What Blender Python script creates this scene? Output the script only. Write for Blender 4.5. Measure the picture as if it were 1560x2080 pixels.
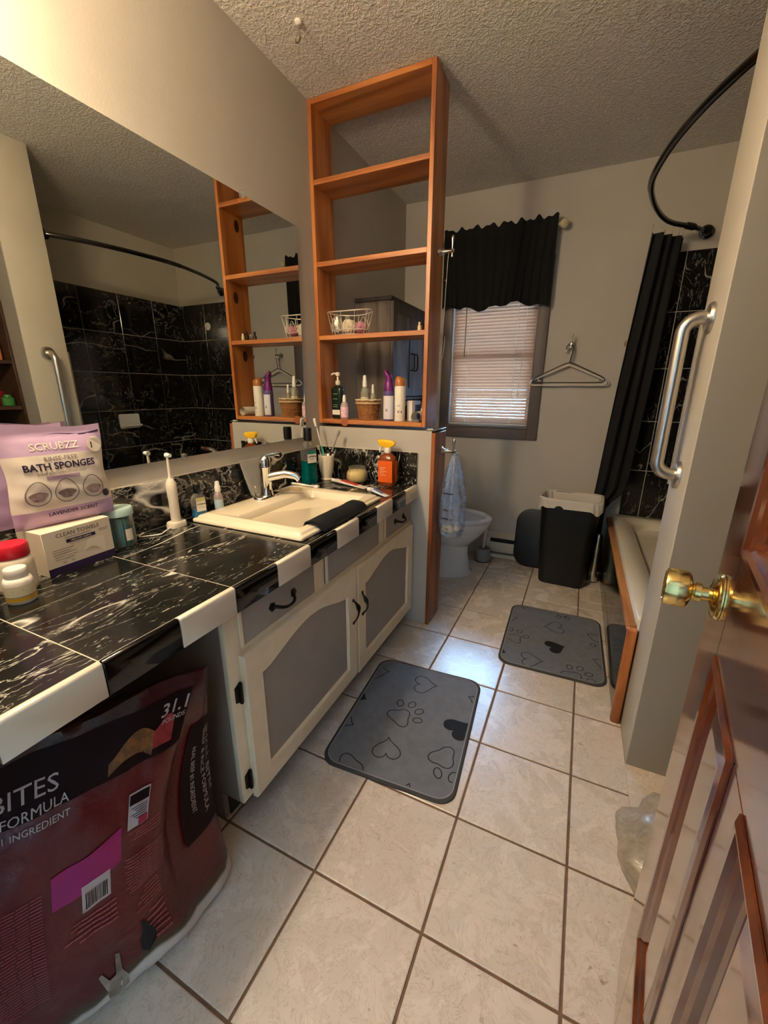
import bpy, bmesh, math, random
from mathutils import Vector, Matrix, noise as mnoise
R = math.radians
PI = math.pi
rnd = random.Random(7)
for o in list(bpy.data.objects):
    bpy.data.objects.remove(o, do_unlink=True)
scene = bpy.context.scene
COL = scene.collection

# ------------------------------------------------------------------ camera
CAM = dict(loc=(1.2497, -1.8757, 1.2151), yaw=0.4336, pitch=0.2886, roll=0.0048, f=833.5)
cd = bpy.data.cameras.new('camera')
cam = bpy.data.objects.new('camera', cd)
COL.objects.link(cam)
_y, _p, _r = CAM['yaw'], CAM['pitch'], CAM['roll']
_f = Vector((-math.sin(_y) * math.cos(_p), math.cos(_y) * math.cos(_p), -math.sin(_p)))
_rt = Vector((math.cos(_y), math.sin(_y), 0))
_u = _rt.cross(_f)
_r2 = _rt * math.cos(_r) + _u * math.sin(_r)
_u2 = -_rt * math.sin(_r) + _u * math.cos(_r)
mw = Matrix((( _r2.x, _u2.x, -_f.x, CAM['loc'][0]), (_r2.y, _u2.y, -_f.y, CAM['loc'][1]),
             (_r2.z, _u2.z, -_f.z, CAM['loc'][2]), (0, 0, 0, 1)))
cam.matrix_world = mw
cd.sensor_fit = 'VERTICAL'
cd.sensor_height = 36.0
cd.lens = CAM['f'] / 2080.0 * 36.0
cd.clip_start = 0.01
scene.camera = cam

# ------------------------------------------------------------------ view, world, light levels
vs = scene.view_settings
vs.view_transform = 'Standard'
try: vs.look = 'None'
except Exception: pass
vs.gamma = 1.0
vs.use_curve_mapping = False
vs.exposure = 0.0
BULB = 212.0            # emission strength of each vanity bulb
SKY = 70.0              # daylight outside the window
world = bpy.data.worlds.new('world')
scene.world = world
world.use_nodes = True
wbg = world.node_tree.nodes['Background']
wbg.inputs[0].default_value = (0.28, 0.57, 1.0, 1)
wbg.inputs[1].default_value = SKY

# ------------------------------------------------------------------ materials
def S(r, g, b):
    def c(v):
        v /= 255.0
        return v / 12.92 if v <= 0.04045 else ((v + 0.055) / 1.055) ** 2.4
    return (c(r), c(g), c(b), 1.0)

class NT:
    def __init__(s, name):
        s.m = bpy.data.materials.new(name)
        s.m.use_nodes = True
        s.t = s.m.node_tree
        s.b = s.t.nodes['Principled BSDF']
        s._tc = None
    def n(s, typ, **kw):
        nd = s.t.nodes.new(typ)
        for k, v in kw.items():
            setattr(nd, k, v)
        return nd
    def l(s, a, b): s.t.links.new(a, b)
    def obj(s, scale=(1, 1, 1), rand=0.0):
        tc = s.n('ShaderNodeTexCoord')
        mp = s.n('ShaderNodeMapping')
        mp.inputs['Scale'].default_value = scale
        s.l(tc.outputs['Object'], mp.inputs[0])
        if rand:
            oi = s.n('ShaderNodeObjectInfo')
            ml = s.n('ShaderNodeMath', operation='MULTIPLY'); ml.inputs[1].default_value = rand
            s.l(oi.outputs['Random'], ml.inputs[0])
            s.l(ml.outputs[0], mp.inputs['Location'])
        return mp.outputs[0]
    def noise(s, vec, scale, detail=4, rough=.5, dist=0):
        nd = s.n('ShaderNodeTexNoise')
        nd.inputs['Scale'].default_value = scale
        nd.inputs['Detail'].default_value = detail
        nd.inputs['Roughness'].default_value = rough
        nd.inputs['Distortion'].default_value = dist
        s.l(vec, nd.inputs['Vector'])
        return nd.outputs['Fac']
    def ramp(s, fac, stops):
        nd = s.n('ShaderNodeValToRGB')
        cr = nd.color_ramp
        while len(cr.elements) < len(stops): cr.elements.new(0.5)
        for e, (p, c) in zip(cr.elements, stops):
            e.position = p; e.color = c
        s.l(fac, nd.inputs[0])
        return nd.outputs[0]
    def bump(s, fac, strength, dist=.01):
        nd = s.n('ShaderNodeBump')
        nd.inputs['Strength'].default_value = strength
        nd.inputs['Distance'].default_value = dist
        s.l(fac, nd.inputs['Height'])
        s.l(nd.outputs[0], s.b.inputs['Normal'])
    def mix(s, fac, a, b, mode='MIX'):
        nd = s.n('ShaderNodeMix', data_type='RGBA', blend_type=mode)
        for sock, v in ((nd.inputs[0], fac), (nd.inputs[6], a), (nd.inputs[7], b)):
            if hasattr(v, 'default_value') or hasattr(v, 'links'): s.l(v, sock)
            else: sock.default_value = v
        return nd.outputs[2]

W1 = (1, 1, 1, 1); B0 = (0, 0, 0, 1)
def M(name, col, rough=.5, metal=0., var=0., vscale=20., bump=0., bscale=80., trans=0., ior=1.45, coat=0., alpha=1., sheen=0., emit=None):
    t = NT(name)
    b = t.b
    b.inputs['Base Color'].default_value = col
    b.inputs['Roughness'].default_value = rough
    b.inputs['Metallic'].default_value = metal
    b.inputs['IOR'].default_value = ior
    if trans: b.inputs['Transmission Weight'].default_value = trans
    if coat:
        b.inputs['Coat Weight'].default_value = coat
        b.inputs['Coat Roughness'].default_value = .08
    if sheen: b.inputs['Sheen Weight'].default_value = sheen
    if alpha < 1: b.inputs['Alpha'].default_value = alpha
    if emit:
        b.inputs['Emission Color'].default_value = emit[0]
        b.inputs['Emission Strength'].default_value = emit[1]
    if var:
        v = t.obj()
        f = t.noise(v, vscale, 5, .6)
        d = tuple(max(0, c * (1 - var)) for c in col[:3]) + (1,)
        e = tuple(min(1, c * (1 + var)) for c in col[:3]) + (1,)
        t.l(t.ramp(f, [(.3, d), (.7, e)]), b.inputs['Base Color'])
    if bump:
        v = t.obj()
        t.bump(t.noise(v, bscale, 4, .6), bump, .004)
    return t.m

def marble(name, white=.5, rough=.12, fleck=.5, scale=1.0, tk=1.0):
    t = NT(name)
    v = t.obj((scale,) * 3, rand=9.0)
    vs_ = t.obj((scale * 1.0, scale * .34, scale * .5), rand=9.0)
    for q_ in (v, vs_): q_.node.inputs['Rotation'].default_value = (.5, .35, .62)
    v = t.obj((scale, scale * .22, scale * .5), rand=9.0)
    v.node.inputs['Rotation'].default_value = (.5, .35, .62)
    # long thin veins: narrow band round the middle of a distorted noise
    n1 = t.noise(v, 4.6, 3, .5, .2)
    vein = t.ramp(n1, [(.5 - .0048 * tk, B0), (.5, W1), (.5 + .0048 * tk, B0)])
    n2 = t.noise(vs_, 13, 5, .62, .5)
    vein2 = t.ramp(n2, [(.5 - .008 * tk, B0), (.5, (.75, .75, .75, 1)), (.5 + .008 * tk, B0)])
    mask = t.ramp(t.noise(v, 3.0, 2, .5), [(.42, B0), (.62, W1)])
    fl = t.noise(vs_, 75, 4, .7, .4)
    flk = t.ramp(fl, [(.60, B0), (.70, (.8, .8, .8, 1))])
    m2 = t.ramp(t.noise(v, 5.5, 3, .5), [(.5 - .12 * fleck, B0), (.72 - .1 * fleck, W1)])
    a = t.mix(1.0, vein2, mask, 'MULTIPLY')
    b = t.mix(1.0, flk, m2, 'MULTIPLY')
    vm = t.ramp(t.noise(v, 7, 2, .5), [(.44, (.05, .05, .05, 1)), (.56, W1)])
    s1 = t.mix(1.0, t.mix(1.0, vein, vm, 'MULTIPLY'), a, 'ADD')
    s2 = t.mix(1.0, s1, b, 'ADD')
    k = t.mix(1.0, s2, (white, white, white, 1), 'MULTIPLY')
    base = t.mix(t.noise(v, 14, 3), S(9, 9, 9), S(30, 29, 27))
    t.l(t.mix(k, base, S(236, 230, 216)), t.b.inputs['Base Color'])
    t.b.inputs['Roughness'].default_value = rough
    t.b.inputs['IOR'].default_value = 1.5
    return t.m

def wood(name, dark, mid, light, axis='z', scale=1.0, rough=.38, coat=.15):
    t = NT(name)
    st = {'x': (.10, 1, 1), 'y': (1, .10, 1), 'z': (1, 1, .10)}[axis]
    v = t.obj(tuple(c * scale for c in st), rand=5.0)
    n = t.noise(v, 14, 6, .6, 1.5)
    wv = t.n('ShaderNodeTexWave', wave_type='RINGS', rings_direction='SPHERICAL')
    wv.inputs['Scale'].default_value = 5.0
    wv.inputs['Distortion'].default_value = 7.0
    wv.inputs['Detail'].default_value = 3
    wv.inputs['Detail Scale'].default_value = 1.5
    t.l(v, wv.inputs['Vector'])
    c1 = t.ramp(n, [(.25, dark), (.5, mid), (.75, light)])
    c2 = t.ramp(wv.outputs['Fac'], [(.0, dark), (.45, mid), (1., light)])
    fine = t.noise(t.obj(tuple(c * scale * 1. if c == 1 else c * .3 for c in st)), 160, 3, .6)
    c3 = t.mix(.45, c1, c2)
    t.l(t.mix(t.ramp(fine, [(.55, B0), (.8, (.35, .35, .35, 1))]), c3, dark), t.b.inputs['Base Color'])
    t.b.inputs['Roughness'].default_value = rough
    t.b.inputs['Coat Weight'].default_value = coat
    t.b.inputs['Coat Roughness'].default_value = .12
    t.bump(n, .06, .003)
    return t.m

def paint_wall(name, col):
    t = NT(name)
    v = t.obj()
    f = t.noise(v, 1.6, 4, .55)
    d = tuple(c * .93 for c in col[:3]) + (1,)
    e = tuple(min(1, c * 1.05) for c in col[:3]) + (1,)
    t.l(t.ramp(f, [(.3, d), (.7, e)]), t.b.inputs['Base Color'])
    t.b.inputs['Roughness'].default_value = .62
    t.bump(t.noise(v, 130, 3, .6), .12, .003)
    return t.m

def ceiling_mat():
    t = NT('stippled_ceiling')
    v = t.obj()
    n1 = t.noise(v, 92, 3, .55, .4)
    n2 = t.noise(v, 150, 2, .5, .3)
    h = t.ramp(n1, [(.40, B0), (.62, W1)])
    hh = t.mix(.25, h, n2)
    t.l(t.ramp(n1, [(.35, S(212, 205, 192)), (.65, S(232, 225, 212))]), t.b.inputs['Base Color'])
    t.b.inputs['Roughness'].default_value = .8
    t.bump(hh, .75, .006)
    return t.m

def floor_tile_mat():
    t = NT('beige_ceramic_tile')
    v = t.obj((1, 1, 1), rand=11.0)
    n1 = t.noise(v, 7, 6, .65, .8)
    n2 = t.noise(v, 26, 5, .7, 1.2)
    base = t.ramp(n1, [(.3, S(206, 191, 174)), (.55, S(215, 200, 184)), (.75, S(220, 206, 190))])
    pits = t.ramp(n2, [(.27, S(160, 140, 120)), (.36, W1)])
    veins = t.ramp(t.noise(v, 11, 7, .7, 2.5), [(.485, W1), (.5, S(214, 203, 190)), (.515, W1)])
    c = t.mix(.75, base, pits, 'MULTIPLY')
    c = t.mix(.8, c, veins, 'MULTIPLY')
    oi = t.n('ShaderNodeObjectInfo')
    tint = t.ramp(oi.outputs['Random'], [(0, (.93, .93, .93, 1)), (1, W1)])
    t.l(t.mix(1., c, tint, 'MULTIPLY'), t.b.inputs['Base Color'])
    rr = t.n('ShaderNodeMapRange'); rr.inputs[3].default_value = .22; rr.inputs[4].default_value = .32
    t.l(n1, rr.inputs[0]); t.l(rr.outputs[0], t.b.inputs['Roughness'])
    t.b.inputs['IOR'].default_value = 1.55
    t.b.inputs['Coat Weight'].default_value = .35
    t.b.inputs['Coat Roughness'].default_value = .2
    t.bump(n2, .08, .002)
    return t.m

m_wall = paint_wall('greige_wall_paint', S(182, 174, 160))
m_ceil = ceiling_mat()
m_tile = floor_tile_mat()
m_grout = M('brown_grout', S(112, 86, 66), .85, var=.2, vscale=40)
m_grout_w = M('white_grout', S(206, 196, 172), .7)
m_marble_counter = marble('black_marble_counter_tile', .85, .16, .9, 1.0, 1.2)
m_marble_splash = marble('black_marble_splash_tile', 1.0, .10, .9, 1.5, 2.4)
m_marble_wall = marble('black_marble_wall_tile', .42, .10, .35)
m_trim_w = M('glazed_white_tile', S(228, 216, 194), .15)
m_trim_b = M('glazed_black_tile', S(10, 10, 11), .10)
OAKD, OAKM, OAKL = S(128, 66, 26), S(184, 110, 52), S(208, 138, 74)
m_oak_z = wood('oak_vertical', OAKD, OAKM, OAKL, 'z')
m_oak_x = wood('oak_lengthwise', OAKD, OAKM, OAKL, 'x')
m_oak_y = wood('oak_crosswise', OAKD, OAKM, OAKL, 'y')
m_door = wood('varnished_door_pine_upright', S(54, 22, 11), S(86, 40, 20), S(104, 54, 28), 'z', 1., .09, 1.)
m_door_h = wood('varnished_door_pine_level', S(54, 22, 11), S(86, 40, 20), S(104, 54, 28), 'x', 1., .09, 1.)
m_post = wood('stained_trim_board', S(96, 42, 16), S(150, 78, 32), S(170, 98, 46), 'z', 1., .35, .2)
m_tubwood = wood('tub_trim_oak', S(120, 70, 36), S(176, 116, 66), S(196, 140, 88), 'y', 1., .35, .2)
m_greywood = wood('grey_wood_laminate', S(64, 54, 46), S(104, 90, 78), S(134, 118, 102), 'z', 1., .55, 0)
m_greywood_d = wood('dark_grey_wood_laminate', S(48, 42, 38), S(74, 66, 60), S(92, 84, 78), 'z', 1., .55, 0)
m_cream = M('worn_cream_paint', S(238, 222, 190), .45, var=.06, vscale=14, bump=.08, bscale=60)
m_grey = M('grey_cabinet_paint', S(158, 149, 139), .5, var=.05, vscale=9)
m_endpanel = M('grey_brown_end_panel', S(134, 120, 106), .6, var=.06)
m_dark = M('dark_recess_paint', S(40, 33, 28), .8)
m_iron = M('black_iron', S(20, 18, 17), .38, .6)
m_chrome = M('chrome', (.82, .82, .82, 1), .07, 1.)
m_steel = M('brushed_steel', (.62, .58, .52, 1), .30, 1.)
m_nickel = M('brushed_nickel', (.58, .54, .48, 1), .22, 1.)
m_gunmetal = M('dark_rod_metal', (.10, .10, .10, 1), .18, 1.)
m_brass = M('polished_brass', (.78, .60, .24, 1), .17, 1.)
m_gold = M('champagne_gold', (.62, .50, .30, 1), .28, 1., var=.2, vscale=30)
m_mirror = M('silvered_mirror', (.74, .76, .72, 1), .0, 1.)
m_porc = M('bisque_porcelain', S(228, 214, 186), .10, coat=.3)
m_white_porc = M('white_porcelain', S(222, 222, 220), .10, coat=.3)
m_tub = M('almond_tub_enamel', S(218, 208, 188), .14, coat=.2)
m_white = M('white_plastic', S(236, 230, 218), .35)
m_offwhite = M('off_white_plastic', S(226, 214, 192), .4)
m_black = M('black_plastic', S(6, 6, 7), .5)
m_blackcap = M('black_cap_plastic', S(15, 15, 16), .3)
m_cloth = M('black_terry_cloth', S(10, 10, 11), .95, bump=.5, bscale=300)
m_curtain = M('black_curtain_fabric', S(9, 9, 10), .85, sheen=.08)
m_valance = M('black_velvet_fabric', S(7, 7, 8), .9)
def pane_mat():
    t = NT('window_glass')
    tp = t.n('ShaderNodeBsdfTransparent'); tp.inputs[0].default_value = (.93, .96, .95, 1)
    g_ = t.n('ShaderNodeBsdfGlossy'); g_.inputs['Roughness'].default_value = .02
    fr_n = t.n('ShaderNodeFresnel'); fr_n.inputs[0].default_value = 1.45
    mx = t.n('ShaderNodeMixShader')
    t.l(fr_n.outputs[0], mx.inputs[0]); t.l(tp.outputs[0], mx.inputs[1]); t.l(g_.outputs[0], mx.inputs[2])
    t.l(mx.outputs[0], t.t.nodes['Material Output'].inputs[0])
    return t.m
m_glass = pane_mat()
m_clear = M('clear_plastic', (.95, .95, .93, 1), .12, trans=.9, ior=1.3, alpha=.55)
m_trimpaint = M('taupe_window_trim', S(94, 82, 75), .45, var=.04)
m_heater = M('enamelled_heater', S(206, 196, 176), .4)
m_cord = M('white_cord', S(222, 216, 204), .6)
m_rust = M('corroded_brass', S(120, 90, 50), .7, .5)

def translucent(name, col, tr=.5, rough=.6, gloss=.1):
    t = NT(name)
    nt = t.t
    out = nt.nodes['Material Output']
    d = t.n('ShaderNodeBsdfDiffuse'); d.inputs[0].default_value = col
    tl = t.n('ShaderNodeBsdfTranslucent'); tl.inputs[0].default_value = col
    mx = t.n('ShaderNodeMixShader'); mx.inputs[0].default_value = tr
    t.l(d.outputs[0], mx.inputs[1]); t.l(tl.outputs[0], mx.inputs[2])
    g = t.n('ShaderNodeBsdfGlossy'); g.inputs['Roughness'].default_value = rough
    m2 = t.n('ShaderNodeMixShader'); m2.inputs[0].default_value = gloss
    t.l(mx.outputs[0], m2.inputs[1]); t.l(g.outputs[0], m2.inputs[2])
    t.l(m2.outputs[0], out.inputs[0])
    return t.m

def film(name, col, clear=.45, gloss=.18):
    """thin crinkled plastic film: part see-through, part cloudy, part shiny"""
    t = NT(name)
    out = t.t.nodes['Material Output']
    v = t.obj()
    f = t.noise(v, 22, 5, .7, 1.)
    d = t.n('ShaderNodeBsdfDiffuse'); d.inputs[0].default_value = col
    tl = t.n('ShaderNodeBsdfTranslucent'); tl.inputs[0].default_value = col
    tp = t.n('ShaderNodeBsdfTransparent')
    g = t.n('ShaderNodeBsdfGlossy'); g.inputs['Roughness'].default_value = .18
    m1 = t.n('ShaderNodeMixShader'); m1.inputs[0].default_value = .5
    t.l(d.outputs[0], m1.inputs[1]); t.l(tl.outputs[0], m1.inputs[2])
    mr = t.n('ShaderNodeMapRange'); mr.inputs[1].default_value = .3; mr.inputs[2].default_value = .7
    mr.inputs[3].default_value = max(0, clear - .2); mr.inputs[4].default_value = min(1, clear + .2)
    t.l(f, mr.inputs[0])
    m2 = t.n('ShaderNodeMixShader'); t.l(mr.outputs[0], m2.inputs[0])
    t.l(m1.outputs[0], m2.inputs[1]); t.l(tp.outputs[0], m2.inputs[2])
    m3 = t.n('ShaderNodeMixShader'); m3.inputs[0].default_value = gloss
    t.l(m2.outputs[0], m3.inputs[1]); t.l(g.outputs[0], m3.inputs[2])
    bp = t.n('ShaderNodeBump'); bp.inputs['Strength'].default_value = .5; bp.inputs['Distance'].default_value = .004
    t.l(f, bp.inputs['Height'])
    for nd in (d, tl, g): t.l(bp.outputs[0], nd.inputs['Normal'])
    t.l(m3.outputs[0], out.inputs[0])
    return t.m
m_slat = translucent('cream_blind_slat', S(176, 138, 112), .012, .4, .03)
m_bagfilm = film('grey_blue_plastic_film', S(150, 160, 170), .50, .16)
m_bagfilm2 = film('white_plastic_film', S(214, 202, 182), .35, .10)
m_liner = M('grey_white_bin_liner', S(196, 188, 176), .5, bump=.3, bscale=60)

# ------------------------------------------------------------------ mesh helpers
class MB:
    def __init__(s): s.v = []; s.f = []
    def add(s, verts, faces):
        k = len(s.v)
        s.v += [tuple(p) for p in verts]
        s.f += [tuple(i + k for i in f) for f in faces]
        return s
    def box(s, x0, x1, y0, y1, z0, z1):
        return s.add([(x0, y0, z0), (x1, y0, z0), (x1, y1, z0), (x0, y1, z0), (x0, y0, z1), (x1, y0, z1), (x1, y1, z1), (x0, y1, z1)],
                     [(0, 3, 2, 1), (4, 5, 6, 7), (0, 1, 5, 4), (1, 2, 6, 5), (2, 3, 7, 6), (3, 0, 4, 7)])
    def loft(s, rings, cap0=True, cap1=True, closed=True):
        n = len(rings[0]); k0 = []
        vs_ = [p for r in rings for p in r]
        fs = []
        m = n if closed else n - 1
        for i in range(len(rings) - 1):
            for j in range(m):
                a = i * n + j; b = i * n + (j + 1) % n
                fs.append((a, b, b + n, a + n))
        if cap0: fs.append(tuple(reversed(range(n))))
        if cap1: fs.append(tuple(range((len(rings) - 1) * n, len(rings) * n)))
        return s.add(vs_, fs)
    def lathe(s, prof, n=24, c=(0, 0, 0), axis='z', cap0=True, cap1=True):
        rings = []
        for r, h in prof:
            ring = []
            for i in range(n):
                a = 2 * PI * i / n
                p = (r * math.cos(a), r * math.sin(a), h)
                if axis == 'x': p = (h, p[0], p[1])
                elif axis == 'y': p = (p[1], h, p[0])
                elif axis == '-x': p = (-h, p[1], p[0])
                ring.append((p[0] + c[0], p[1] + c[1], p[2] + c[2]))
            rings.append(ring)
        return s.loft(rings, cap0, cap1)
    def tube(s, pts, r, n=8, closed=False, caps=True):
        P = [Vector(p) for p in pts]
        m = len(P)
        rings = []
        up = None
        for i in range(m):
            if closed: t = P[(i + 1) % m] - P[i - 1]
            else: t = P[min(i + 1, m - 1)] - P[max(i - 1, 0)]
            if t.length < 1e-9: t = Vector((0, 0, 1))
            t.normalize()
            if up is None:
                up = Vector((0, 0, 1)) if abs(t.z) < .9 else Vector((1, 0, 0))
            a = up - t * up.dot(t)
            if a.length < 1e-6: a = t.orthogonal()
            a.normalize(); up = a
            b = t.cross(a)
            rr = r[i] if isinstance(r, (list, tuple)) else r
            rings.append([tuple(P[i] + a * rr * math.cos(2 * PI * k / n) + b * rr * math.sin(2 * PI * k / n)) for k in range(n)])
        if closed:
            rings.append(rings[0]); return s.loft(rings, False, False)
        return s.loft(rings, caps, caps)
    def prism(s, poly, a0, a1, axis='z'):
        def P(p, h):
            if axis == 'z': return (p[0], p[1], h)
            if axis == 'x': return (h, p[0], p[1])
            return (p[0], h, p[1])
        n = len(poly)
        return s.loft([[P(p, a0) for p in poly], [P(p, a1) for p in poly]])
    def grid(s, fn, nu, nv, closed_u=False):
        vs_ = [tuple(fn(i / nu, j / nv)) for j in range(nv + 1) for i in range(nu + 1)]
        fs = [(j * (nu + 1) + i, j * (nu + 1) + i + 1, (j + 1) * (nu + 1) + i + 1, (j + 1) * (nu + 1) + i) for j in range(nv) for i in range(nu)]
        return s.add(vs_, fs)
    def sphere(s, c, r, n=12, m=8, sc=(1, 1, 1)):
        prof = []
        rings = []
        for j in range(m + 1):
            t = PI * j / m
            rr = max(1e-4, math.sin(t)); h = -math.cos(t)
            rings.append([(c[0] + r * sc[0] * rr * math.cos(2 * PI * i / n), c[1] + r * sc[1] * rr * math.sin(2 * PI * i / n), c[2] + r * sc[2] * h) for i in range(n)])
        return s.loft(rings)
    def xf(s, mat):
        s.v = [tuple(mat @ Vector(p)) for p in s.v]; return s
    def mesh(s, name, bevel=0., seg=1, smooth=True, ang=40, off=(0, 0, 0), weld=False, flipfix=True):
        me = bpy.data.meshes.new(name)
        me.from_pydata([(p[0] - off[0], p[1] - off[1], p[2] - off[2]) for p in s.v], [], s.f)
        bm = bmesh.new(); bm.from_mesh(me)
        if weld: bmesh.ops.remove_doubles(bm, verts=bm.verts[:], dist=1e-5)
        if flipfix: bmesh.ops.recalc_face_normals(bm, faces=bm.faces[:])
        if bevel:
            es = [e for e in bm.edges if len(e.link_faces) == 2 and e.calc_face_angle(0) > R(25)]
            bmesh.ops.bevel(bm, geom=es, offset=bevel, segments=seg, affect='EDGES', profile=.5, clamp_overlap=True)
        bm.to_mesh(me); bm.free()
        if smooth:
            me.shade_smooth(); me.set_sharp_from_angle(angle=R(ang))
        return me
    def build(s, name, mat, parent=None, world=None, **kw):
        """world: the root's location to subtract when vertices are in world coordinates"""
        off = world if world is not None else (0, 0, 0)
        me = s.mesh(name, off=off, **kw)
        me.materials.append(mat)
        o = bpy.data.objects.new(name, me)
        COL.objects.link(o)
        if parent is not None: o.parent = parent
        elif world is not None: o.location = world
        return o

def empty(name, loc=(0, 0, 0), rz=0., rot=None):
    o = bpy.data.objects.new(name, None)
    o.empty_display_size = .05
    COL.objects.link(o)
    o.location = loc
    o.rotation_euler = rot if rot else (0, 0, rz)
    return o
def tag(o, label=None, cat=None, group=None, kind=None):
    if label: o['label'] = label
    if cat: o['category'] = cat
    if group: o['group'] = group
    if kind: o['kind'] = kind
    return o
def thing(name, label, cat, loc=(0, 0, 0), rz=0., group=None, rot=None):
    return tag(empty(name, loc, rz, rot), label, cat, group)
def dup(root, loc=None, rz=None, label=None):
    r = root.copy(); COL.objects.link(r)
    if loc: r.location = loc
    if rz is not None: r.rotation_euler = (0, 0, rz)
    if label: r['label'] = label
    for ch in list(root.children):
        c = ch.copy(); COL.objects.link(c); c.parent = r
        for g in list(ch.children):
            d = g.copy(); COL.objects.link(d); d.parent = c
    return r
def struct(o, label=None): return tag(o, label, kind='structure')
def rr(w, d, r, n=4, cx=0, cy=0):
    pts = []
    for sx, sy, a0 in ((1, 1, 0), (-1, 1, 90), (-1, -1, 180), (1, -1, 270)):
        for k in range(n + 1):
            a = R(a0 + 90 * k / n)
            pts.append((cx + sx * (w / 2 - r) + r * math.cos(a), cy + sy * (d / 2 - r) + r * math.sin(a)))
    return pts
def lerp(a, b, t): return a + (b - a) * t

# text: flat letter outlines turned into meshes, then laid on a surface by fn(x, y) -> point
_tc = {}
def text_geo(s, size, align='CENTER', bold=0.0):
    key = (s, size, align, bold)
    if key in _tc: return _tc[key]
    cu = bpy.data.curves.new('t', 'FONT')
    cu.body = s; cu.size = size; cu.align_x = align; cu.align_y = 'CENTER'
    cu.resolution_u = 2
    cu.offset = bold * size
    ob = bpy.data.objects.new('t', cu)
    COL.objects.link(ob)
    dg = bpy.context.evaluated_depsgraph_get()
    me = bpy.data.meshes.new_from_object(ob.evaluated_get(dg))
    vs_ = [(v.co.x, v.co.y) for v in me.vertices]
    fs = [tuple(p.vertices) for p in me.polygons]
    bpy.data.objects.remove(ob, do_unlink=True)
    bpy.data.curves.remove(cu)
    bpy.data.meshes.remove(me)
    _tc[key] = (vs_, fs)
    return _tc[key]
def lettering(s, size, fn, mat, parent, bold=.0, align='CENTER', sx=1.):
    vs_, fs = text_geo(s, size, align, bold)
    mb = MB().add([fn(x * sx, y) for x, y in vs_], fs)
    return mb.build('lettering', mat, parent, smooth=False, flipfix=False)
def shapes(polys, fn, name, mat, parent):
    mb = MB()
    for p in polys:
        mb.add([fn(*q) for q in p], [tuple(range(len(p)))])
    o = mb.build(name, mat, parent, smooth=False, flipfix=False)
    if name == 'small_print': o['kind'] = 'stuff'
    return o
def ribbon(pts, w, closed=True):
    """flat ribbon quads along a 2D polyline"""
    n = len(pts); out = []
    L = []; Q = []
    for i in range(n):
        if closed: a = pts[i - 1]; b = pts[(i + 1) % n]
        else: a = pts[max(0, i - 1)]; b = pts[min(n - 1, i + 1)]
        dx, dy = b[0] - a[0], b[1] - a[1]
        l = math.hypot(dx, dy) or 1
        nx, ny = -dy / l * w / 2, dx / l * w / 2
        L.append((pts[i][0] + nx, pts[i][1] + ny)); Q.append((pts[i][0] - nx, pts[i][1] - ny))
    m = n if closed else n - 1
    for i in range(m):
        j = (i + 1) % n
        out.append([L[i], L[j], Q[j], Q[i]])
    return out

# ================================================================== THE ROOM
C = 2.43; YB = 1.163; XR = 2.29; YF = -1.90; WS = .594; D = .17
SX = 1.5375; SY0 = -.53; SY1 = -.32           # wall end between closet and tub
HC = .767                                      # counter height

def clip_poly(poly, x0, x1, y0, y1):
    def cl(P, ax, val, keep_gt):
        out = []
        for i in range(len(P)):
            a, b = P[i - 1], P[i]
            ia = (a[ax] >= val) == keep_gt or a[ax] == val
            ib = (b[ax] >= val) == keep_gt or b[ax] == val
            if ia != ib:
                t = (val - a[ax]) / (b[ax] - a[ax])
                out.append((a[0] + (b[0] - a[0]) * t, a[1] + (b[1] - a[1]) * t))
            if ib: out.append(b)
        return out
    for ax, val, gt in ((0, x0, True), (0, x1, False), (1, y0, True), (1, y1, False)):
        if not poly: return poly
        poly = cl(poly, ax, val, gt)
    return poly

# floor: grout bed and every tile
floor = struct(MB().box(-.02, XR, -3.25, YB + .02, -.08, -.004).build('floor', m_grout, smooth=False))
FS, FX, FY, FR = .3006, .4641, -1.2514, -.0092
full = None
g = .0035
for i in range(-3, 6):
    for j in range(-4, 10):
        cs = []
        for di, dj in ((g / FS, g / FS), (1 - g / FS, g / FS), (1 - g / FS, 1 - g / FS), (g / FS, 1 - g / FS)):
            a, b = i + di, j + dj
            cs.append((FX + a * FS - FR * b * FS, FY + b * FS + FR * a * FS))
        p = clip_poly(cs, .001, 1.5375, YF - .12, YB - .001)
        if len(p) < 3: continue
        ar = abs(sum(p[k - 1][0] * p[k][1] - p[k][0] * p[k - 1][1] for k in range(len(p)))) / 2
        if ar < 2e-4: continue
        cx = sum(q[0] for q in p) / len(p); cy = sum(q[1] for q in p) / len(p)
        ins = [(cx + (q[0] - cx) * (1 - .0025 / .15), cy + (q[1] - cy) * (1 - .0025 / .15)) for q in p]
        if ar > .083 and len(p) == 4:
            if full is None:
                mb = MB().loft([[(q[0] - cx, q[1] - cy, -.004) for q in p], [(q[0] - cx, q[1] - cy, -.0012) for q in p], [(q[0] - cx, q[1] - cy, 0) for q in ins]], cap0=False)
                full = mb.mesh('tile', smooth=False); full.materials.append(m_tile)
            o = bpy.data.objects.new('tile', full); COL.objects.link(o)
        else:
            mb = MB().loft([[(q[0] - cx, q[1] - cy, -.004) for q in p], [(q[0] - cx, q[1] - cy, -.0012) for q in p], [(q[0] - cx, q[1] - cy, 0) for q in ins]], cap0=False)
            o = mb.build('tile', m_tile, smooth=False)
        o.location = (cx, cy, 0); o.parent = floor

struct(MB().box(-.1, XR + .1, -3.3, YB + .12, C, C + .1).build('ceiling', m_ceil, smooth=False))
struct(MB().box(-.1, 0, -3.3, YB + .12, -.08, C).build('wall_left', m_wall, smooth=False))
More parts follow.
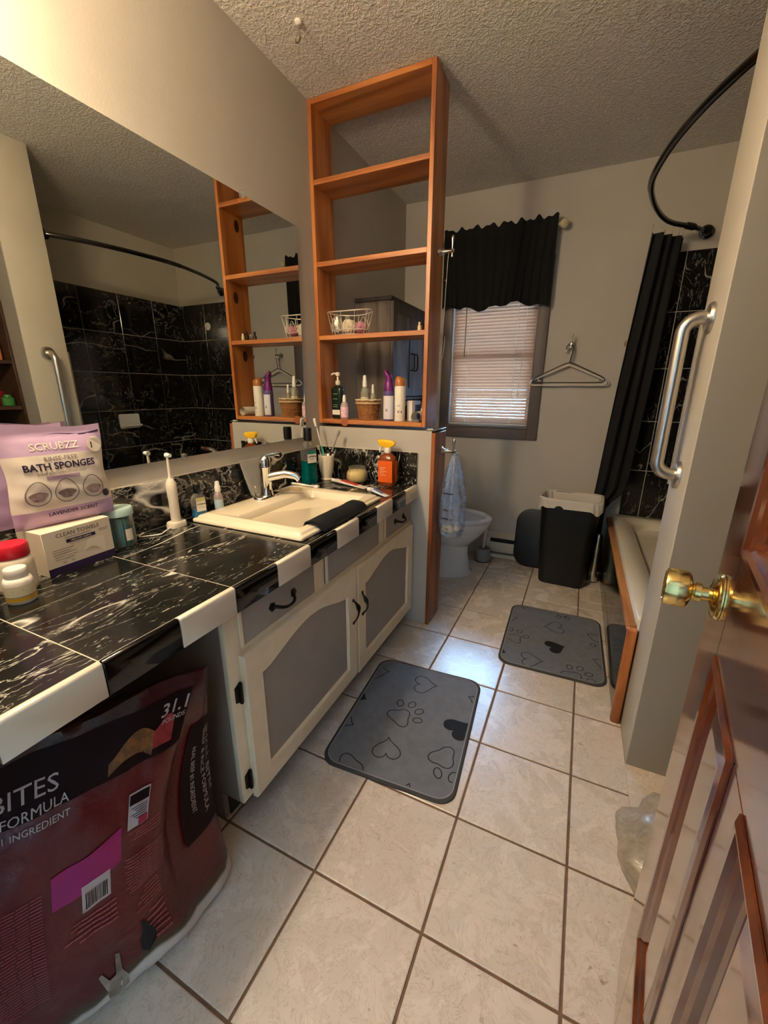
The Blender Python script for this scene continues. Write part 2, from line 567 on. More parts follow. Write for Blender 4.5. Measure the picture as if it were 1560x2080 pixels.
# back wall with the window opening
WX0, WX1, WZ0, WZ1 = .37, .93, .975, 1.95
wb = MB()
wb.box(0, WX0, YB, YB + .12, -.08, C).box(WX1, XR, YB, YB + .12, -.08, C).box(WX0, WX1, YB, YB + .12, -.08, WZ0).box(WX0, WX1, YB, YB + .12, WZ1, C)
wall_back = struct(wb.build('wall_back', m_wall, smooth=False))
wall_right = struct(MB().box(XR, XR + .1, SY0, YB + .12, -.08, C).build('wall_right', m_wall, smooth=False))
# wall end beside the tub (carries the grab bar)
wall_end = struct(MB().box(SX, XR, SY0, SY1, -.004, C).build('wall_tub_end', m_wall, bevel=.003, seg=2))
struct(MB().box(SX + .003, SX + .122, SY0 - .004, SY0, 0, 2.0).build('jamb_panel', paint_wall('darker_jamb_tone', S(142, 134, 122)), smooth=False))  # added thin panel, makes this face of the wall end darker than the walls
# closet recess behind the door
NX, NY = 2.02, -1.32
cl = MB()
cl.box(NX, NX + .1, NY - .1, SY0, 0, C)                # back of closet
cl.box(SX, NX, NY - .1, NY, 0, C)                      # near side
cl.box(SX, SX + .10, NY, SY0, 2.0, C)                  # header
cl.box(SX, NX, NY, SY0, 2.38, C - .001)
struct(cl.build('wall_closet', m_wall, smooth=False))
struct(MB().box(SX, NX, NY, SY0, -.06, 0).build('floor_closet', m_tile, smooth=False))
struct(MB().box(SX, SX + .1, YF, NY - .1, -.004, C).build('wall_door_side', m_wall, smooth=False))
# front wall with the doorway the picture is taken from
fw = MB()
fw.box(0, .56, YF - .12, YF, 0, C).box(1.40, SX + .1, YF - .12, YF, 0, C).box(.56, 1.40, YF - .12, YF, 2.06, C)
struct(fw.build('wall_front', m_wall, smooth=False))
hw = MB()
hw.box(0, 2.3, -3.3, -3.2, 0, C).box(2.2, 2.3, -3.2, YF - .12, 0, C)
struct(hw.build('wall_hall', m_wall, smooth=False))

# half wall of the partition, its board and ledge
struct(MB().box(0, .628, 0, D, -.004, 1.03).build('wall_partition', m_wall, smooth=False))
struct(MB().box(.628, .647, -.003, D + .003, 0, 1.022).build('trim_1', m_post, bevel=.0015))
lg = thing('ledge_strip', 'grey glossy strip on the half wall ledge beside the shelf foot', 'ledge', (.62, D / 2, 1.03))
MB().box(.595, .645, .004, D + .006, 1.0305, 1.037).build('strip', M('glossy_grey_strip', S(110, 112, 116), .12), lg, world=(.62, D / 2, 1.03), bevel=.002)
gl = MB()
for k in range(9):
    gl.sphere((.6 + rnd.random() * .042, .006 + rnd.random() * .014, 1.036), .003 + rnd.random() * .004, 7, 5)
gl.build('dried_glue', M('dried_glue', S(196, 186, 156), .35), lg, world=(.62, D / 2, 1.03))

# black marble tiles round the tub
TS = .3065
def tile_panel(parent, org, du, dv, nrm, nu, nv, size, mat, u_first=0., gap=.0022, th=.006, umax=None):
    org, du, dv, nrm = map(Vector, (org, du, dv, nrm))
    u = -u_first
    cols = []
    while u < umax - 1e-4:
        a = max(0, u); b = min(umax, u + size)
        if b - a > .01: cols.append((a, b))
        u += size
    for a, b in cols:
        for j in range(nv):
            z0 = j * size; z1 = z0 + size
            pts = [org + du * uu + dv * vv for uu, vv in ((a + gap, z0 + gap), (b - gap, z0 + gap), (b - gap, z1 - gap), (a + gap, z1 - gap))]
            c = sum(pts, Vector()) / 4
            ins = [q + (c - q).normalized() * .0016 for q in pts]
            mb = MB().loft([[tuple(q - c) for q in pts], [tuple(q - c + nrm * (th - .001)) for q in pts], [tuple(q - c + nrm * th) for q in ins]], cap0=False)
            o = mb.build('tile', mat, smooth=False)
            o.location = c; o.parent = parent
m_wgrout = M('pale_wall_grout', S(178, 172, 160), .8)
def panel_bed(name, parent, b):
    o = MB().box(*b).build(name, m_wgrout, parent, smooth=False); return o
TZ0 = .425
panel_bed('grout_bed', wall_back, (1.565, XR, YB - .005, YB, TZ0, TZ0 + 5 * TS))
tile_panel(wall_back, (XR, YB - .004, TZ0), (-1, 0, 0), (0, 0, 1), (0, -1, 0), 0, 5, TS, m_marble_wall, umax=XR - 1.565)
panel_bed('grout_bed', wall_right, (XR - .005, XR, SY1, YB, TZ0, TZ0 + 5 * TS))
tile_panel(wall_right, (XR - .004, YB, TZ0), (0, -1, 0), (0, 0, 1), (-1, 0, 0), 0, 5, TS, m_marble_wall, umax=YB - SY1)
panel_bed('grout_bed', wall_end, (SX + .03, XR, SY1, SY1 + .005, TZ0, TZ0 + 5 * TS))
tile_panel(wall_end, (XR, SY1 + .004, TZ0), (-1, 0, 0), (0, 0, 1), (0, 1, 0), 0, 5, TS, m_marble_wall, umax=XR - SX - .03)

# window: casing, sash, pane
win = struct(empty('window_1', (.65, YB, .95)))
WL = (.65, YB, .95)
cs = MB()
cw = .068; ct = .022
def casing(x0, x1, z0, z1): MB().box(x0, x1, YB - ct, YB, z0, z1).build('casing', m_trimpaint, win, world=WL, bevel=.003, seg=2)
casing(WX1, WX1 + cw, WZ0 - .086, WZ1 + cw); casing(WX0 - cw, WX0, WZ0 - .086, WZ1 + cw)
casing(WX0, WX1, WZ1, WZ1 + cw); casing(WX0, WX1, WZ0 - .086, WZ0 - .012)
MB().box(WX0 - .005, WX1 + .005, YB - .03, YB + .06, WZ0 - .016, WZ0).build('stool', m_trimpaint, win, world=WL, bevel=.003)
for a in ((WX0, WX0 + .03), (WX1 - .03, WX1)):
    MB().box(a[0], a[1], YB + .045, YB + .085, WZ0, WZ1).build('sash_stile', m_trimpaint, win, world=WL, bevel=.002)
for a in ((WZ0, WZ0 + .045), (1.44, 1.475), (WZ1 - .035, WZ1)):
    MB().box(WX0 + .03, WX1 - .03, YB + .045, YB + .085, a[0], a[1]).build('sash_rail', m_trimpaint, win, world=WL, bevel=.002)
for a in ((WZ0 + .045, 1.44), (1.475, WZ1 - .035)):
    MB().box(WX0 + .03, WX1 - .03, YB + .063, YB + .067, a[0], a[1]).build('pane', m_glass, win, world=WL, smooth=False)

# ================================================================== SHELF UNIT in the partition
su = thing('open_shelf_unit', 'tall open oak shelf unit standing on the half wall up to the ceiling', 'shelf unit', (0, 0, 1.047))
SL = (0, 0, 1.047)
bt = .019
MB().box(.0005, bt, 0, D, 1.047, C - .002).build('side_panel', m_oak_z, su, world=SL, bevel=.0012)
MB().box(WS - bt, WS, 0, D, 1.047, C - .002).build('side_panel', m_oak_z, su, world=SL, bevel=.0012)
MB().box(bt, WS - bt, 0, D, C - .022, C - .002).build('top_board', m_oak_x, su, world=SL, bevel=.0012)
MB().box(bt, WS - bt, 0, D, 1.047, 1.068).build('bottom_board', m_oak_x, su, world=SL, bevel=.0012)
SHZ = (2.1305, 1.7993, 1.4746)
for z in SHZ:
    def sag(p): return p
    MB().box(bt, WS - bt, .0005, D - .001, z - .021, z).build('shelf', m_oak_x, su, world=SL, bevel=.0012)
# dark wood knots on the boards
for (y_, z) in ((.118, 2.062), (.066, 1.703), (.10, 1.40)):
    MB().lathe([(.020, 0), (.016, .0006)], 16).xf(Matrix.Translation((WS - bt - .0002, y_, z)) @ Matrix.Rotation(R(-90), 4, 'Y') @ Matrix.Diagonal((1.5, .9, 1, 1))).build('knot', M('dark_knot', S(66, 34, 16), .5), su, world=SL)
for (x, z, rr_) in ((.155, 1.057, .022),):
    MB().lathe([(rr_, 0), (rr_ * .8, .0008)], 14, (x, -.0002, z), 'y').xf(Matrix.Translation((0, 0, 0))).build('knot', m_post, su, world=SL)

# ================================================================== MIRROR
mr = thing('wall_mirror', 'large frameless wall mirror above the tiled counter', 'mirror', (.004, -.99, .986))
ML = (.004, -.99, .986)
MB().box(.0005, .006, -1.86, -.13, .986, 1.912).build('glass', m_mirror, mr, world=ML, smooth=False)
for (y, z) in ((-.466, 1.912), (-.865, .986), (-.442, .986), (-1.5, 1.912)):
    MB().box(.0008, .014, y - .008, y + .008, z - .010, z + .012).build('clip', m_clear, mr, world=ML, bevel=.003, seg=2)

# ================================================================== VANITY CABINET
va = thing('vanity_cabinet', 'long cream and grey vanity cabinet under the tiled counter', 'cabinet', (.27, -.63, 0))
VL = (.27, -.63, 0)
Y0, Y1 = -1.25, -.006
MB().box(.03, .515, Y0, Y0 + .018, .10, .70).box(.03, .45, Y0, Y0 + .018, 0, .10).build('end_panel', m_endpanel, va, world=VL, smooth=False)
MB().box(.03, .515, Y1 - .018, Y1, .10, .70).build('end_panel', m_endpanel, va, world=VL, smooth=False)
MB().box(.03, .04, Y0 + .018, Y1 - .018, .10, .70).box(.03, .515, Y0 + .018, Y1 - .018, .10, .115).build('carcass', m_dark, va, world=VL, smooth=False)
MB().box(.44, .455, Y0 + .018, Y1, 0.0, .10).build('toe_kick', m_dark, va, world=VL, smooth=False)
fx0, fx1 = .515, .533
def fr(y0, y1, z0, z1, nm): MB().box(fx0, fx1, y0, y1, z0, z1).build(nm, m_cream, va, world=VL, bevel=.0025, seg=2)
fr(Y0, -1.20, .10, .70, 'face_stile'); fr(-.868, -.806, .575, .70, 'face_stile'); fr(-.384, -.328, .575, .70, 'face_stile'); fr(-.012, Y1, .10, .70, 'face_stile')
fr(-.625, -.590, .10, .56, 'face_stile')
fr(-1.20, -.012, .687, .70, 'face_rail'); fr(-1.20, -.012, .555, .578, 'face_rail'); fr(-1.20, -.012, .10, .118, 'face_rail')
for y in (-1.205, -.803, -.331):      # narrow upright beads beside the drawers
    MB().box(fx1, fx1 + .007, y, y + .012, .578, .69).build('bead', m_cream, va, world=VL, bevel=.002)
def bail(mb, yc, zc, x0, L=.085, vertical=False):
    """black bail handle on two flared feet"""
    pts = []; rs = []
    for k in range(13):
        t = -1 + 2 * k / 12
        out = .024 * (1 - abs(t) ** 3.2)
        a = t * L / 2
        sagz = -.010 * (1 - t * t)
        pts.append((x0 + .004 + out, yc + a, zc + sagz)); rs.append(.0042 + .0012 * abs(t))
    mb.tube(pts, rs, 8)
    for sgn in (-1, 1):
        q = [(yc + sgn * L / 2 + dx, zc + dz) for dx, dz in ((-.004 * sgn, -.010), (.010 * sgn, -.013), (.019 * sgn, 0), (.010 * sgn, .013), (-.004 * sgn, .010))]
        mb.prism(q if sgn > 0 else q[::-1], x0, x0 + .004, 'x')
def drawer(y0, y1, z0, z1, handle):
    d = MB().box(fx0 + .004, fx1 + .004, y0, y1, z0, z1).build('drawer_front', m_grey, va, world=VL, bevel=.003, seg=2)
    if handle:
        h = MB(); bail(h, (y0 + y1) / 2, (z0 + z1) / 2, fx1 + .004)
        h.build('handle', m_iron, d, world=VL)
drawer(-1.192, -.870, .580, .687, True); drawer(-.798, -.386, .580, .687, False); drawer(-.318, -.014, .580, .687, True)
def cab_door(y0, y1, z0, z1, hinge_low):
    w = y1 - y0; st = .062
    # opening with a cathedral top
    def top(u):          # u 0..1 across the opening
        s = abs(u - .5) * 2
        if s > .92: k = 0
        else:
            t = s / .92
            k = (.5 + .5 * math.cos(PI * t)) ** .62
        return z1 - .088 + .050 * k
    n = 28
    ia, ib = y0 + st, y1 - st
    inner = [(ia, z0 + .058), (ib, z0 + .058)] + [(lerp(ib, ia, k / n), top(1 - k / n)) for k in range(n + 1)]
    outer = []
    m = len(inner)
    for (a, b) in inner:
        # matching outer point by projecting to the border
        outer.append(None)
    outer[0] = (y0, z0); outer[1] = (y1, z0)
    for k in range(n + 1):
        outer[2 + k] = (lerp(y1, y0, k / n), z1)
    dr = empty_part = None
    x0, x1 = fx1 + .001, fx1 + .019
    mb = MB()
    def ring(P, x): return [(x, p[0], p[1]) for p in P]
    def inset(P, d):
        cy, cz = (y0 + y1) / 2, (z0 + z1) / 2
        return [(p[0] + d * (1 if p[0] < cy else -1), p[1] + d * (1 if p[1] < cz else -1)) for p in P]
    mb.loft([ring(outer, x0), ring(outer, x1 - .004), ring(inset(outer, .004), x1), ring(inner, x1), ring([(p[0], p[1]) for p in inner], x1 - .004),
             ring(inset(inner, .006), x1 - .010), ring(inset(inner, .006), x0), ring(outer, x0)], False, False)
    door = mb.build('door', m_cream, va, world=VL, ang=30)
    # worn darker edge and grey field
    MB().prism([(p[0], p[1]) for p in inset(inner, -.004)], x0 + .001, x0 + .008, 'x').build('panel', m_grey, door, world=VL, smooth=False)
    return door
d1 = cab_door(-1.214, -.617, .093, .563, True)
d2 = cab_door(-.604, -.012, .085, .558, False)
def pull(door, y, zc, x0, mirror):
    """spoon-shaped iron pull"""
    mb = MB()
    pts, rs = [], []
    for k in range(17):
        t = k / 16
        z = zc + .052 - .104 * t
        yy = y + mirror * (.006 * math.sin(t * PI * 2))
        out = .003 + .022 * math.sin(PI * min(1, max(0, (t - .08) / .84))) ** .8
        pts.append((x0 + out, yy, z))
        rs.append(.0032 + .0062 * math.exp(-((t - .30) / .12) ** 2) + .0015 * math.exp(-((t - .95) / .06) ** 2))
    mb.tube(pts, rs, 8)
    mb.lathe([(.007, 0), (.0055, .004)], 8, (x0, y, zc + .048), 'x').lathe([(.006, 0), (.005, .004)], 8, (x0, y, zc - .050), 'x')
    mb.build('pull', m_iron, door, world=VL)
pull(d1, -.647, .395, fx1 + .019, 1); pull(d2, -.572, .395, fx1 + .019, -1)
for door, y, zz in ((d1, -1.222, (.455, .165)), (d2, -.006, (.45, .16))):
    for z in zz:
        h = MB().lathe([(.0045, -.032), (.0055, -.028), (.0055, .028), (.0045, .032)], 8, (fx1 + .005, y, z))
        h.prism([(y - .016, z - .022), (y, z - .03), (y, z + .03), (y - .016, z + .022)] if door is d1 else [(y - .002, z - .03), (y + .0, z - .03), (y, z + .03), (y - .002, z + .03)], fx1, fx1 + .003, 'x')
        h.build('hinge', m_iron, door, world=VL)

# ================================================================== COUNTER
ct_ = thing('tiled_countertop', 'black marble tiled countertop edged in black and white trim tiles', 'countertop', (.28, -.95, .70))
KL = (.28, -.95, .70)
SK = (.085, .50, -.885, -.365)      # hole for the sink
YE = YF + .004
sl = MB()
zs0, zs1 = .705, .7662
sl.box(.001, SK[0], YE, -.002, zs0, zs1).box(SK[1], .555, YE, -.002, zs0, zs1).box(SK[0], SK[1], YE, SK[2], zs0, zs1).box(SK[0], SK[1], SK[3], -.002, zs0, zs1)
sl.build('bed', m_grout_w, ct_, world=KL, smooth=False)
yj = [-.3097 - k * TS for k in range(0, 7)]
yj = [-.003] + [y for y in yj if y > YE + .02] + [YE]
xj = [.012, .2555, .5515]
def sub_rects(x0, x1, y0, y1):
    h = SK
    if x1 <= h[0] or x0 >= h[1] or y1 <= h[2] or y0 >= h[3]: return [(x0, x1, y0, y1)]
    out = []
    if x0 < h[0]: out.append((x0, h[0], y0, y1))
    if x1 > h[1]: out.append((h[1], x1, y0, y1))
    xa, xb = max(x0, h[0]), min(x1, h[1])
    if y0 < h[2]: out.append((xa, xb, y0, h[2]))
    if y1 > h[3]: out.append((xa, xb, h[3], y1))
    return out
for k in range(len(yj) - 1):
    for q in range(2):
        rs_ = sub_rects(xj[q] + .0012, xj[q + 1] - .0012, yj[k + 1] + .0012, yj[k] - .0012)
        if not rs_: continue
        cx = (xj[q] + xj[q + 1]) / 2; cy = (yj[k] + yj[k + 1]) / 2
        mb = MB()
        for r_ in rs_: mb.box(r_[0], r_[1], r_[2], r_[3], .7664, HC)
        o = mb.build('tile', m_marble_counter, smooth=False, world=(cx, cy, HC))
        o.location = (cx - KL[0], cy - KL[1], HC - KL[2]); o.parent = ct_
# edge tiles, black and white by turns
tm = {}
k = 0
y = 0.0
ye = [-.3097 + TS - .0015]
yy = -.3097 - 6 * TS
segs = []
base = -.3097
for k in range(-6, 2):
    a = base + k * TS
    segs.append((a, a + TS / 2, m_trim_b)); segs.append((a + TS / 2, a + TS, m_trim_w))
for a, b, mt in segs:
    a = max(a, YE); b = min(b, -.003)
    if b - a < .01: continue
    prof = [(.5535, .7638), (.5535, HC + .001), (.560, HC + .0015), (.5645, HC - .0005), (.5662, HC - .005), (.5662, .700), (.5590, .698), (.5555, .700), (.5555, .7638)]
    mb = MB().loft([[(p[0], a + .001, p[1]) for p in prof], [(p[0], b - .001, p[1]) for p in prof]])
    mb.build('edge_tile', mt, ct_, world=KL, bevel=.0008)
# splash tiles on both walls
bs = thing('tile_backsplash', 'low black marble tile backsplash along the mirror wall', 'backsplash', (.005, -.95, HC))
BL = (.005, -.95, HC)
bz1 = .925
MB().box(.0008, .004, YE, -.0008, HC + .001, bz1 + .002).build('bed', m_grout_w, bs, world=BL, smooth=False)
for k in range(len(yj) - 1):
    a, b = yj[k + 1], yj[k]
    if k == 0: b = -.012
    o = MB().box(.004, .011, a + .0012, b - .0012, HC + .0015, bz1).build('tile', m_marble_splash, bs, world=BL, bevel=.0012)
b2 = thing('tile_backsplash', 'short black marble tile backsplash on the half wall below the shelves', 'backsplash', (.28, -.005, HC))
B2L = (.28, -.005, HC)
MB().box(.012, .563, -.004, -.0008, HC + .001, bz1 + .002).build('bed', m_grout_w, b2, world=B2L, smooth=False)
for a, b in ((.012, .254), (.254, .5625)):
    MB().box(a + .0012, b - .0012, -.011, -.004, HC + .0015, bz1).build('tile', m_marble_splash, b2, world=B2L, bevel=.0012)

# ================================================================== VANITY LIGHT (above the mirror, out of frame)
vl = thing('vanity_light', 'brass bar light with three round bulbs above the mirror', 'lamp', (0.0, -1.36, 2.12))
VLL = (0.0, -1.36, 2.12)
MB().box(.001, .035, -1.885, -1.355, 2.08, 2.19).build('backplate', m_nickel, vl, world=VLL, bevel=.006, seg=2)
m_bulb = M('glowing_bulb', (1, .9, .75, 1), .3, emit=((1.0, .80, .555, 1), BULB))
for yb in (-1.47, -1.62, -1.77):
    s_ = MB().lathe([(.022, 0), (.022, .115), (.018, .127)], 14, (.035, yb, 2.135), 'x').build('socket', m_nickel, vl, world=VLL)
    MB().sphere((.215, yb, 2.135), .055, 16, 10).build('bulb', m_bulb, s_, world=VLL)

# ================================================================== BATHTUB
tb = thing('bathtub', 'almond bathtub with black marble tiled side and oak trim', 'bathtub', (1.9, .42, 0))
TL = (1.9, .42, 0)
tx0, tx1, ty0, ty1 = 1.530, XR - .010, SY1 + .012, YB - .010
rz = .432
def trr(x0, x1, y0, y1, r, z, n=6): return [(p[0], p[1], z) for p in rr(x1 - x0, y1 - y0, r, n, (x0 + x1) / 2, (y0 + y1) / 2)]
rings = [trr(tx0, tx1, ty0, ty1, .02, rz - .05), trr(tx0, tx1, ty0, ty1, .02, rz - .006), trr(tx0 + .006, tx1 - .006, ty0 + .006, ty1 - .006, .02, rz),
         trr(tx0 + .085, tx1 - .06, ty0 + .09, ty1 - .10, .12, rz), trr(tx0 + .10, tx1 - .075, ty0 + .105, ty1 - .115, .13, rz - .02),
         trr(tx0 + .125, tx1 - .10, ty0 + .16, ty1 - .17, .15, rz - .2), trr(tx0 + .16, tx1 - .13, ty0 + .22, ty1 - .2, .16, rz - .33),
         trr(tx0 + .25, tx1 - .22, ty0 + .3, ty1 - .3, .10, rz - .35)]
MB().loft(rings, True, True).build('tub_shell', m_tub, tb, world=TL, ang=50)
# tiled side
MB().box(1.516, 1.528, ty0, ty1, 0.0, .378).build('side_bed', m_wgrout, tb, world=TL, smooth=False)
yy = ty1
while yy > ty0 + .02:
    a = max(ty0, yy - TS)
    for z0, z1 in ((.002, .094), (.097, .376)):
        o = MB().box(1.509, 1.516, a + .001, yy - .001, z0, z1).build('side_tile', m_marble_wall, smooth=False, world=(1.51, (a + yy) / 2, z0), bevel=.001)
        o.parent = tb; o.location = (1.51 - TL[0], (a + yy) / 2 - TL[1], z0 - TL[2])
    yy -= TS
MB().box(1.500, 1.5295, ty0 - .004, ty1 - .002, .380, .405).build('oak_rail', m_tubwood, tb, world=TL, bevel=.005, seg=2)
MB().box(1.500, 1.532, SY1 - .030, SY1 - .002, 0.0, .405).xf(Matrix.Translation((0, 0, 0))).build('oak_corner_post', m_oak_z, tb, world=TL, bevel=.008, seg=3)
MB().lathe([(.030, 0), (.030, .006), (.012, .012)], 16, (1.90, YB - .213, .31), 'y').build('overflow_plate', m_chrome, tb, world=TL)

# bottle standing in the tub corner, seen past the wall end
bt_ = thing('shampoo_bottle', 'white and olive green bottle standing in the bathtub', 'bottle', (1.735, .73, .107))
MB().loft([[(p[0], p[1], z) for p in rr(.06, .036, .012, 3)] for z in (0, .012, .03)]).build('foot', M('olive_plastic', S(110, 112, 40), .4), bt_)
MB().loft([[(p[0] * k, p[1] * k, z) for p in rr(.06, .036, .012, 3)] for z, k in ((.03, 1), (.16, 1), (.19, .8))]).build('body', m_white, bt_)
MB().lathe([(.013, .19), (.013, .225), (.011, .228)], 12).build('cap', M('taupe_cap', S(120, 100, 92), .4), bt_)

# soap dish and round hook on the tub tiles
sd = thing('soap_dish', 'white ceramic soap dish on the black marble tub wall', 'soap dish', (XR - .012, .48, .95))
MB().loft([[(x, y, z) for y, z in rr(.18, .12, .015, 3)] for x in (0, -.006, -.010)]).build('plate', m_white_porc, sd)
MB().loft([[(-.010, y, z - .035) for y, z in rr(.16, .02, .006, 3)], [(-.06, y, z - .035) for y, z in rr(.15, .02, .006, 3)], [(-.07, y, z - .03) for y, z in rr(.13, .012, .005, 3)]]).build('tray', m_white_porc, sd)
rh = thing('round_hook', 'small round white disc stuck on the tub tiles near the curtain', 'wall hook', (1.95, YB - .0125, 1.766))
MB().lathe([(.034, 0), (.034, .004), (.028, .010)], 20, (0, 0, 0), 'y').xf(Matrix.Scale(-1, 4, (0, 1, 0))).build('disc', m_white, rh)
MB().tube([(0, -.009, .004), (0, -.026, .0), (0, -.030, -.008), (0, -.026, -.018)], .004, 6).build('peg', m_white, rh)

# ================================================================== SHOWER ROD + CURTAIN
ROD = [(1.585, SY1 + .011), (1.55, -.275), (1.482, -.111), (1.429, .085), (1.401, .30), (1.405, .45), (1.445, .652), (1.50, .82), (1.56, .93), (1.667, 1.035), (1.745, YB - .014)]
def catmull(P, n=6):
    out = []
    Q = [P[0]] + list(P) + [P[-1]]
    for i in range(1, len(Q) - 2):
        for k in range(n):
            t = k / n
            out.append(tuple(.5 * (2 * Q[i][d] + (Q[i + 1][d] - Q[i - 1][d]) * t + (2 * Q[i - 1][d] - 5 * Q[i][d] + 4 * Q[i + 1][d] - Q[i + 2][d]) * t * t + (-Q[i - 1][d] + 3 * Q[i][d] - 3 * Q[i + 1][d] + Q[i + 2][d]) * t ** 3) for d in range(len(P[0]))))
    out.append(tuple(P[-1]))
    return out
rc = catmull(ROD)
RZ = 2.035
rod = thing('shower_curtain_rod', 'dark curved shower curtain rod running round the tub', 'curtain rod', (1.75, YB - .012, RZ))
RL = (1.75, YB - .012, RZ)
MB().tube([(x, y, RZ) for x, y in rc[:len(rc) // 2 + 1]], .0135, 10).build('rod', m_gunmetal, rod, world=RL)
MB().tube([(x, y, RZ) for x, y in rc[len(rc) // 2:]], .0115, 10).build('inner_rod', m_gunmetal, rod, world=RL)
xx, yy = rc[-9]
MB().tube([(x, y, RZ) for x, y in rc[-9:-6]], .016, 10).build('collar', m_black, rod, world=RL)
for (x, y, sgn) in ((1.745, YB - .0125, -1), (1.585, SY1 + .0125, 1)):
    MB().lathe([(.034, 0), (.034, .006), (.024, .012), (.019, .03)], 18, (0, 0, 0), 'y').xf(Matrix.Translation((x, y, RZ)) @ Matrix.Scale(sgn, 4, (0, 1, 0))).build('flange', m_gunmetal, rod, world=RL)

sc_ = thing('shower_curtain', 'black shower curtain bunched at the window end of the tub', 'shower curtain', (1.47, .95, .10))
CL = (1.47, .95, .10)
def curtain(u, v):
    z = lerp(2.005, .10, v)
    t = min(1, (2.005 - z) / 1.52)
    ax, ay = lerp(1.480, 1.398, t), lerp(.93, 1.062, t)
    bx, by = lerp(1.640, 1.575, t), lerp(1.075, 1.085, t)
    if z < .62:
        k = min(1, (.62 - z) / .15); k = k * k * (3 - 2 * k); bx = lerp(bx, 1.480, k)
    x, y = lerp(ax, bx, u), lerp(ay, by, u)
    dx, dy = bx - ax, by - ay
    l = math.hypot(dx, dy); nx, ny = -dy / l, dx / l
    amp = lerp(.018, .020, v) * (1 if 0 < u < 1 else .6)
    w = math.sin(u * PI * 2 * 3.2 + .9 * math.sin(v * 2.2 + u * 3)) * amp + math.sin(u * 17 + v * 3) * .006 + .012 * mnoise.noise(Vector((u * 5, v * 2, 8.)))
    return (min(x + nx * w, 1.494 if z < .5 else 9), min(y + ny * w, YB - .03), z)
MB().grid(curtain, 120, 40).build('cloth', m_curtain, sc_, world=CL, ang=80)
for k in range(6):
    u = (k + .25) / 5.5
    px_, py_, _ = curtain(min(1, u), 0)
    pts = [(px_ + .0, py_ + .017 * math.cos(a), RZ - .008 + .022 * math.sin(a)) for a in [2 * PI * q / 14 for q in range(14)]]
    MB().tube(pts, .0016, 5, closed=True).build('ring', m_clear, sc_, world=CL)

# ================================================================== GRAB BAR on the wall end
gb = thing('grab_bar', 'brushed steel grab bar fixed upright on the wall end by the tub', 'grab bar', (SX, -.425, 1.19))
GL_ = (SX, -.425, 1.19)
gy = -.425
xo = SX - .060
pts = [(SX - .006, gy, 1.405)]
for k in range(9):
    a = R(90 * k / 8)
    pts.append((SX - .023 - .037 * math.sin(a), gy, 1.405 - .037 * (1 - math.cos(a))))
for k in range(9):
    a = R(90 * k / 8)
    pts.append((xo + .037 * (1 - math.cos(a)), gy, 1.017 - .037 * math.sin(a) + 0))
pts.append((SX - .006, gy, .98))
MB().tube(pts, .0175, 14).build('bar', m_steel, gb, world=GL_, ang=80)
for z in (1.405, .98):
    MB().lathe([(.039, 0), (.039, .004), (.034, .011), (.022, .014)], 22, (0, 0, 0), '-x').xf(Matrix.Translation((SX - .0005, gy, z))).build('flange', m_steel, gb, world=GL_)
struct(MB().box(SX - .004, SX + .002, SY1 + .0005, SY1 + .006, .93, 1.42).build('trim_2', m_steel, smooth=False))

# ================================================================== DOOR (open against the right, latch side away)
DA = (1.482, -1.103, .012)
dr = thing('panel_door', 'varnished six panel wooden door standing open on the right', 'door', DA, math.atan2(-.98758, -.157115))
DW, DH, DT = .765, 2.02, .035
cols = ((.15, .352), (.413, .615)); rows = ((.285, .86), (1.005, 1.63), (1.74, 1.90))
def dbox(nm, x0, x1, z0, z1, mt): return MB().box(x0, x1, 0, DT, z0, z1).build(nm, mt, dr, bevel=.0015)
dbox('stile', 0, .15, 0, DH, m_door); dbox('stile', .615, DW, 0, DH, m_door)
for z0, z1 in ((0, .285), (.86, 1.005), (1.63, 1.74), (1.90, DH)): dbox('rail', .15, .615, z0, z1, m_door_h)
for z0, z1 in rows: dbox('mullion', .352, .413, z0, z1, m_door)
for x0, x1 in cols:
    for z0, z1 in rows:
        rg = []
        for ins, dep in ((0, 0), (.0, -.002), (.006, -.005), (.011, -.004), (.014, .001), (.020, .004), (.024, .010), (.030, .012), (.036, .0115), (.060, .003), (.064, .003)):
            rg.append([(x0 + ins, dep, z0 + ins), (x1 - ins, dep, z0 + ins), (x1 - ins, dep, z1 - ins), (x0 + ins, dep, z1 - ins)])
        MB().loft(rg, False, True).add([(x0, DT - .01, z0), (x1, DT - .01, z0), (x1, DT - .01, z1), (x0, DT - .01, z1)], [(0, 1, 2, 3)]).build('panel', m_door, dr, ang=20)
kb = MB().lathe([(.035, 0), (.035, .002), (.032, .005), (.033, .007), (.026, .011), (.017, .012), (.013, .014)], 28, (0, 0, 0), 'y').xf(Matrix.Translation((.075, -.0005, .915)) @ Matrix.Scale(-1, 4, (0, 1, 0))).build('rosette', m_brass, dr)
MB().lathe([(.010, .012), (.010, .022), (.0145, .024), (.0145, .031), (.011, .032), (.012, .034), (.022, .037), (.0275, .041), (.0285, .046), (.0285, .064), (.027, .068), (.023, .070), (.020, .067), (.005, .067)], 28, (0, 0, 0), 'y').xf(Matrix.Translation((.075, 0, .915)) @ Matrix.Scale(-1, 4, (0, 1, 0))).build('knob', m_brass, kb)
MB().lathe([(.033, 0), (.033, .004), (.024, .014), (.012, .02), (.012, .04), (.024, .05), (.027, .07), (.02, .085)], 24, (0, 0, 0), 'y').xf(Matrix.Translation((.075, DT, .915))).build('knob', m_brass, dr)
MB().box(-.0012, 0, .006, .029, .885, .945).build('latch_plate', m_brass, dr, bevel=.0004)

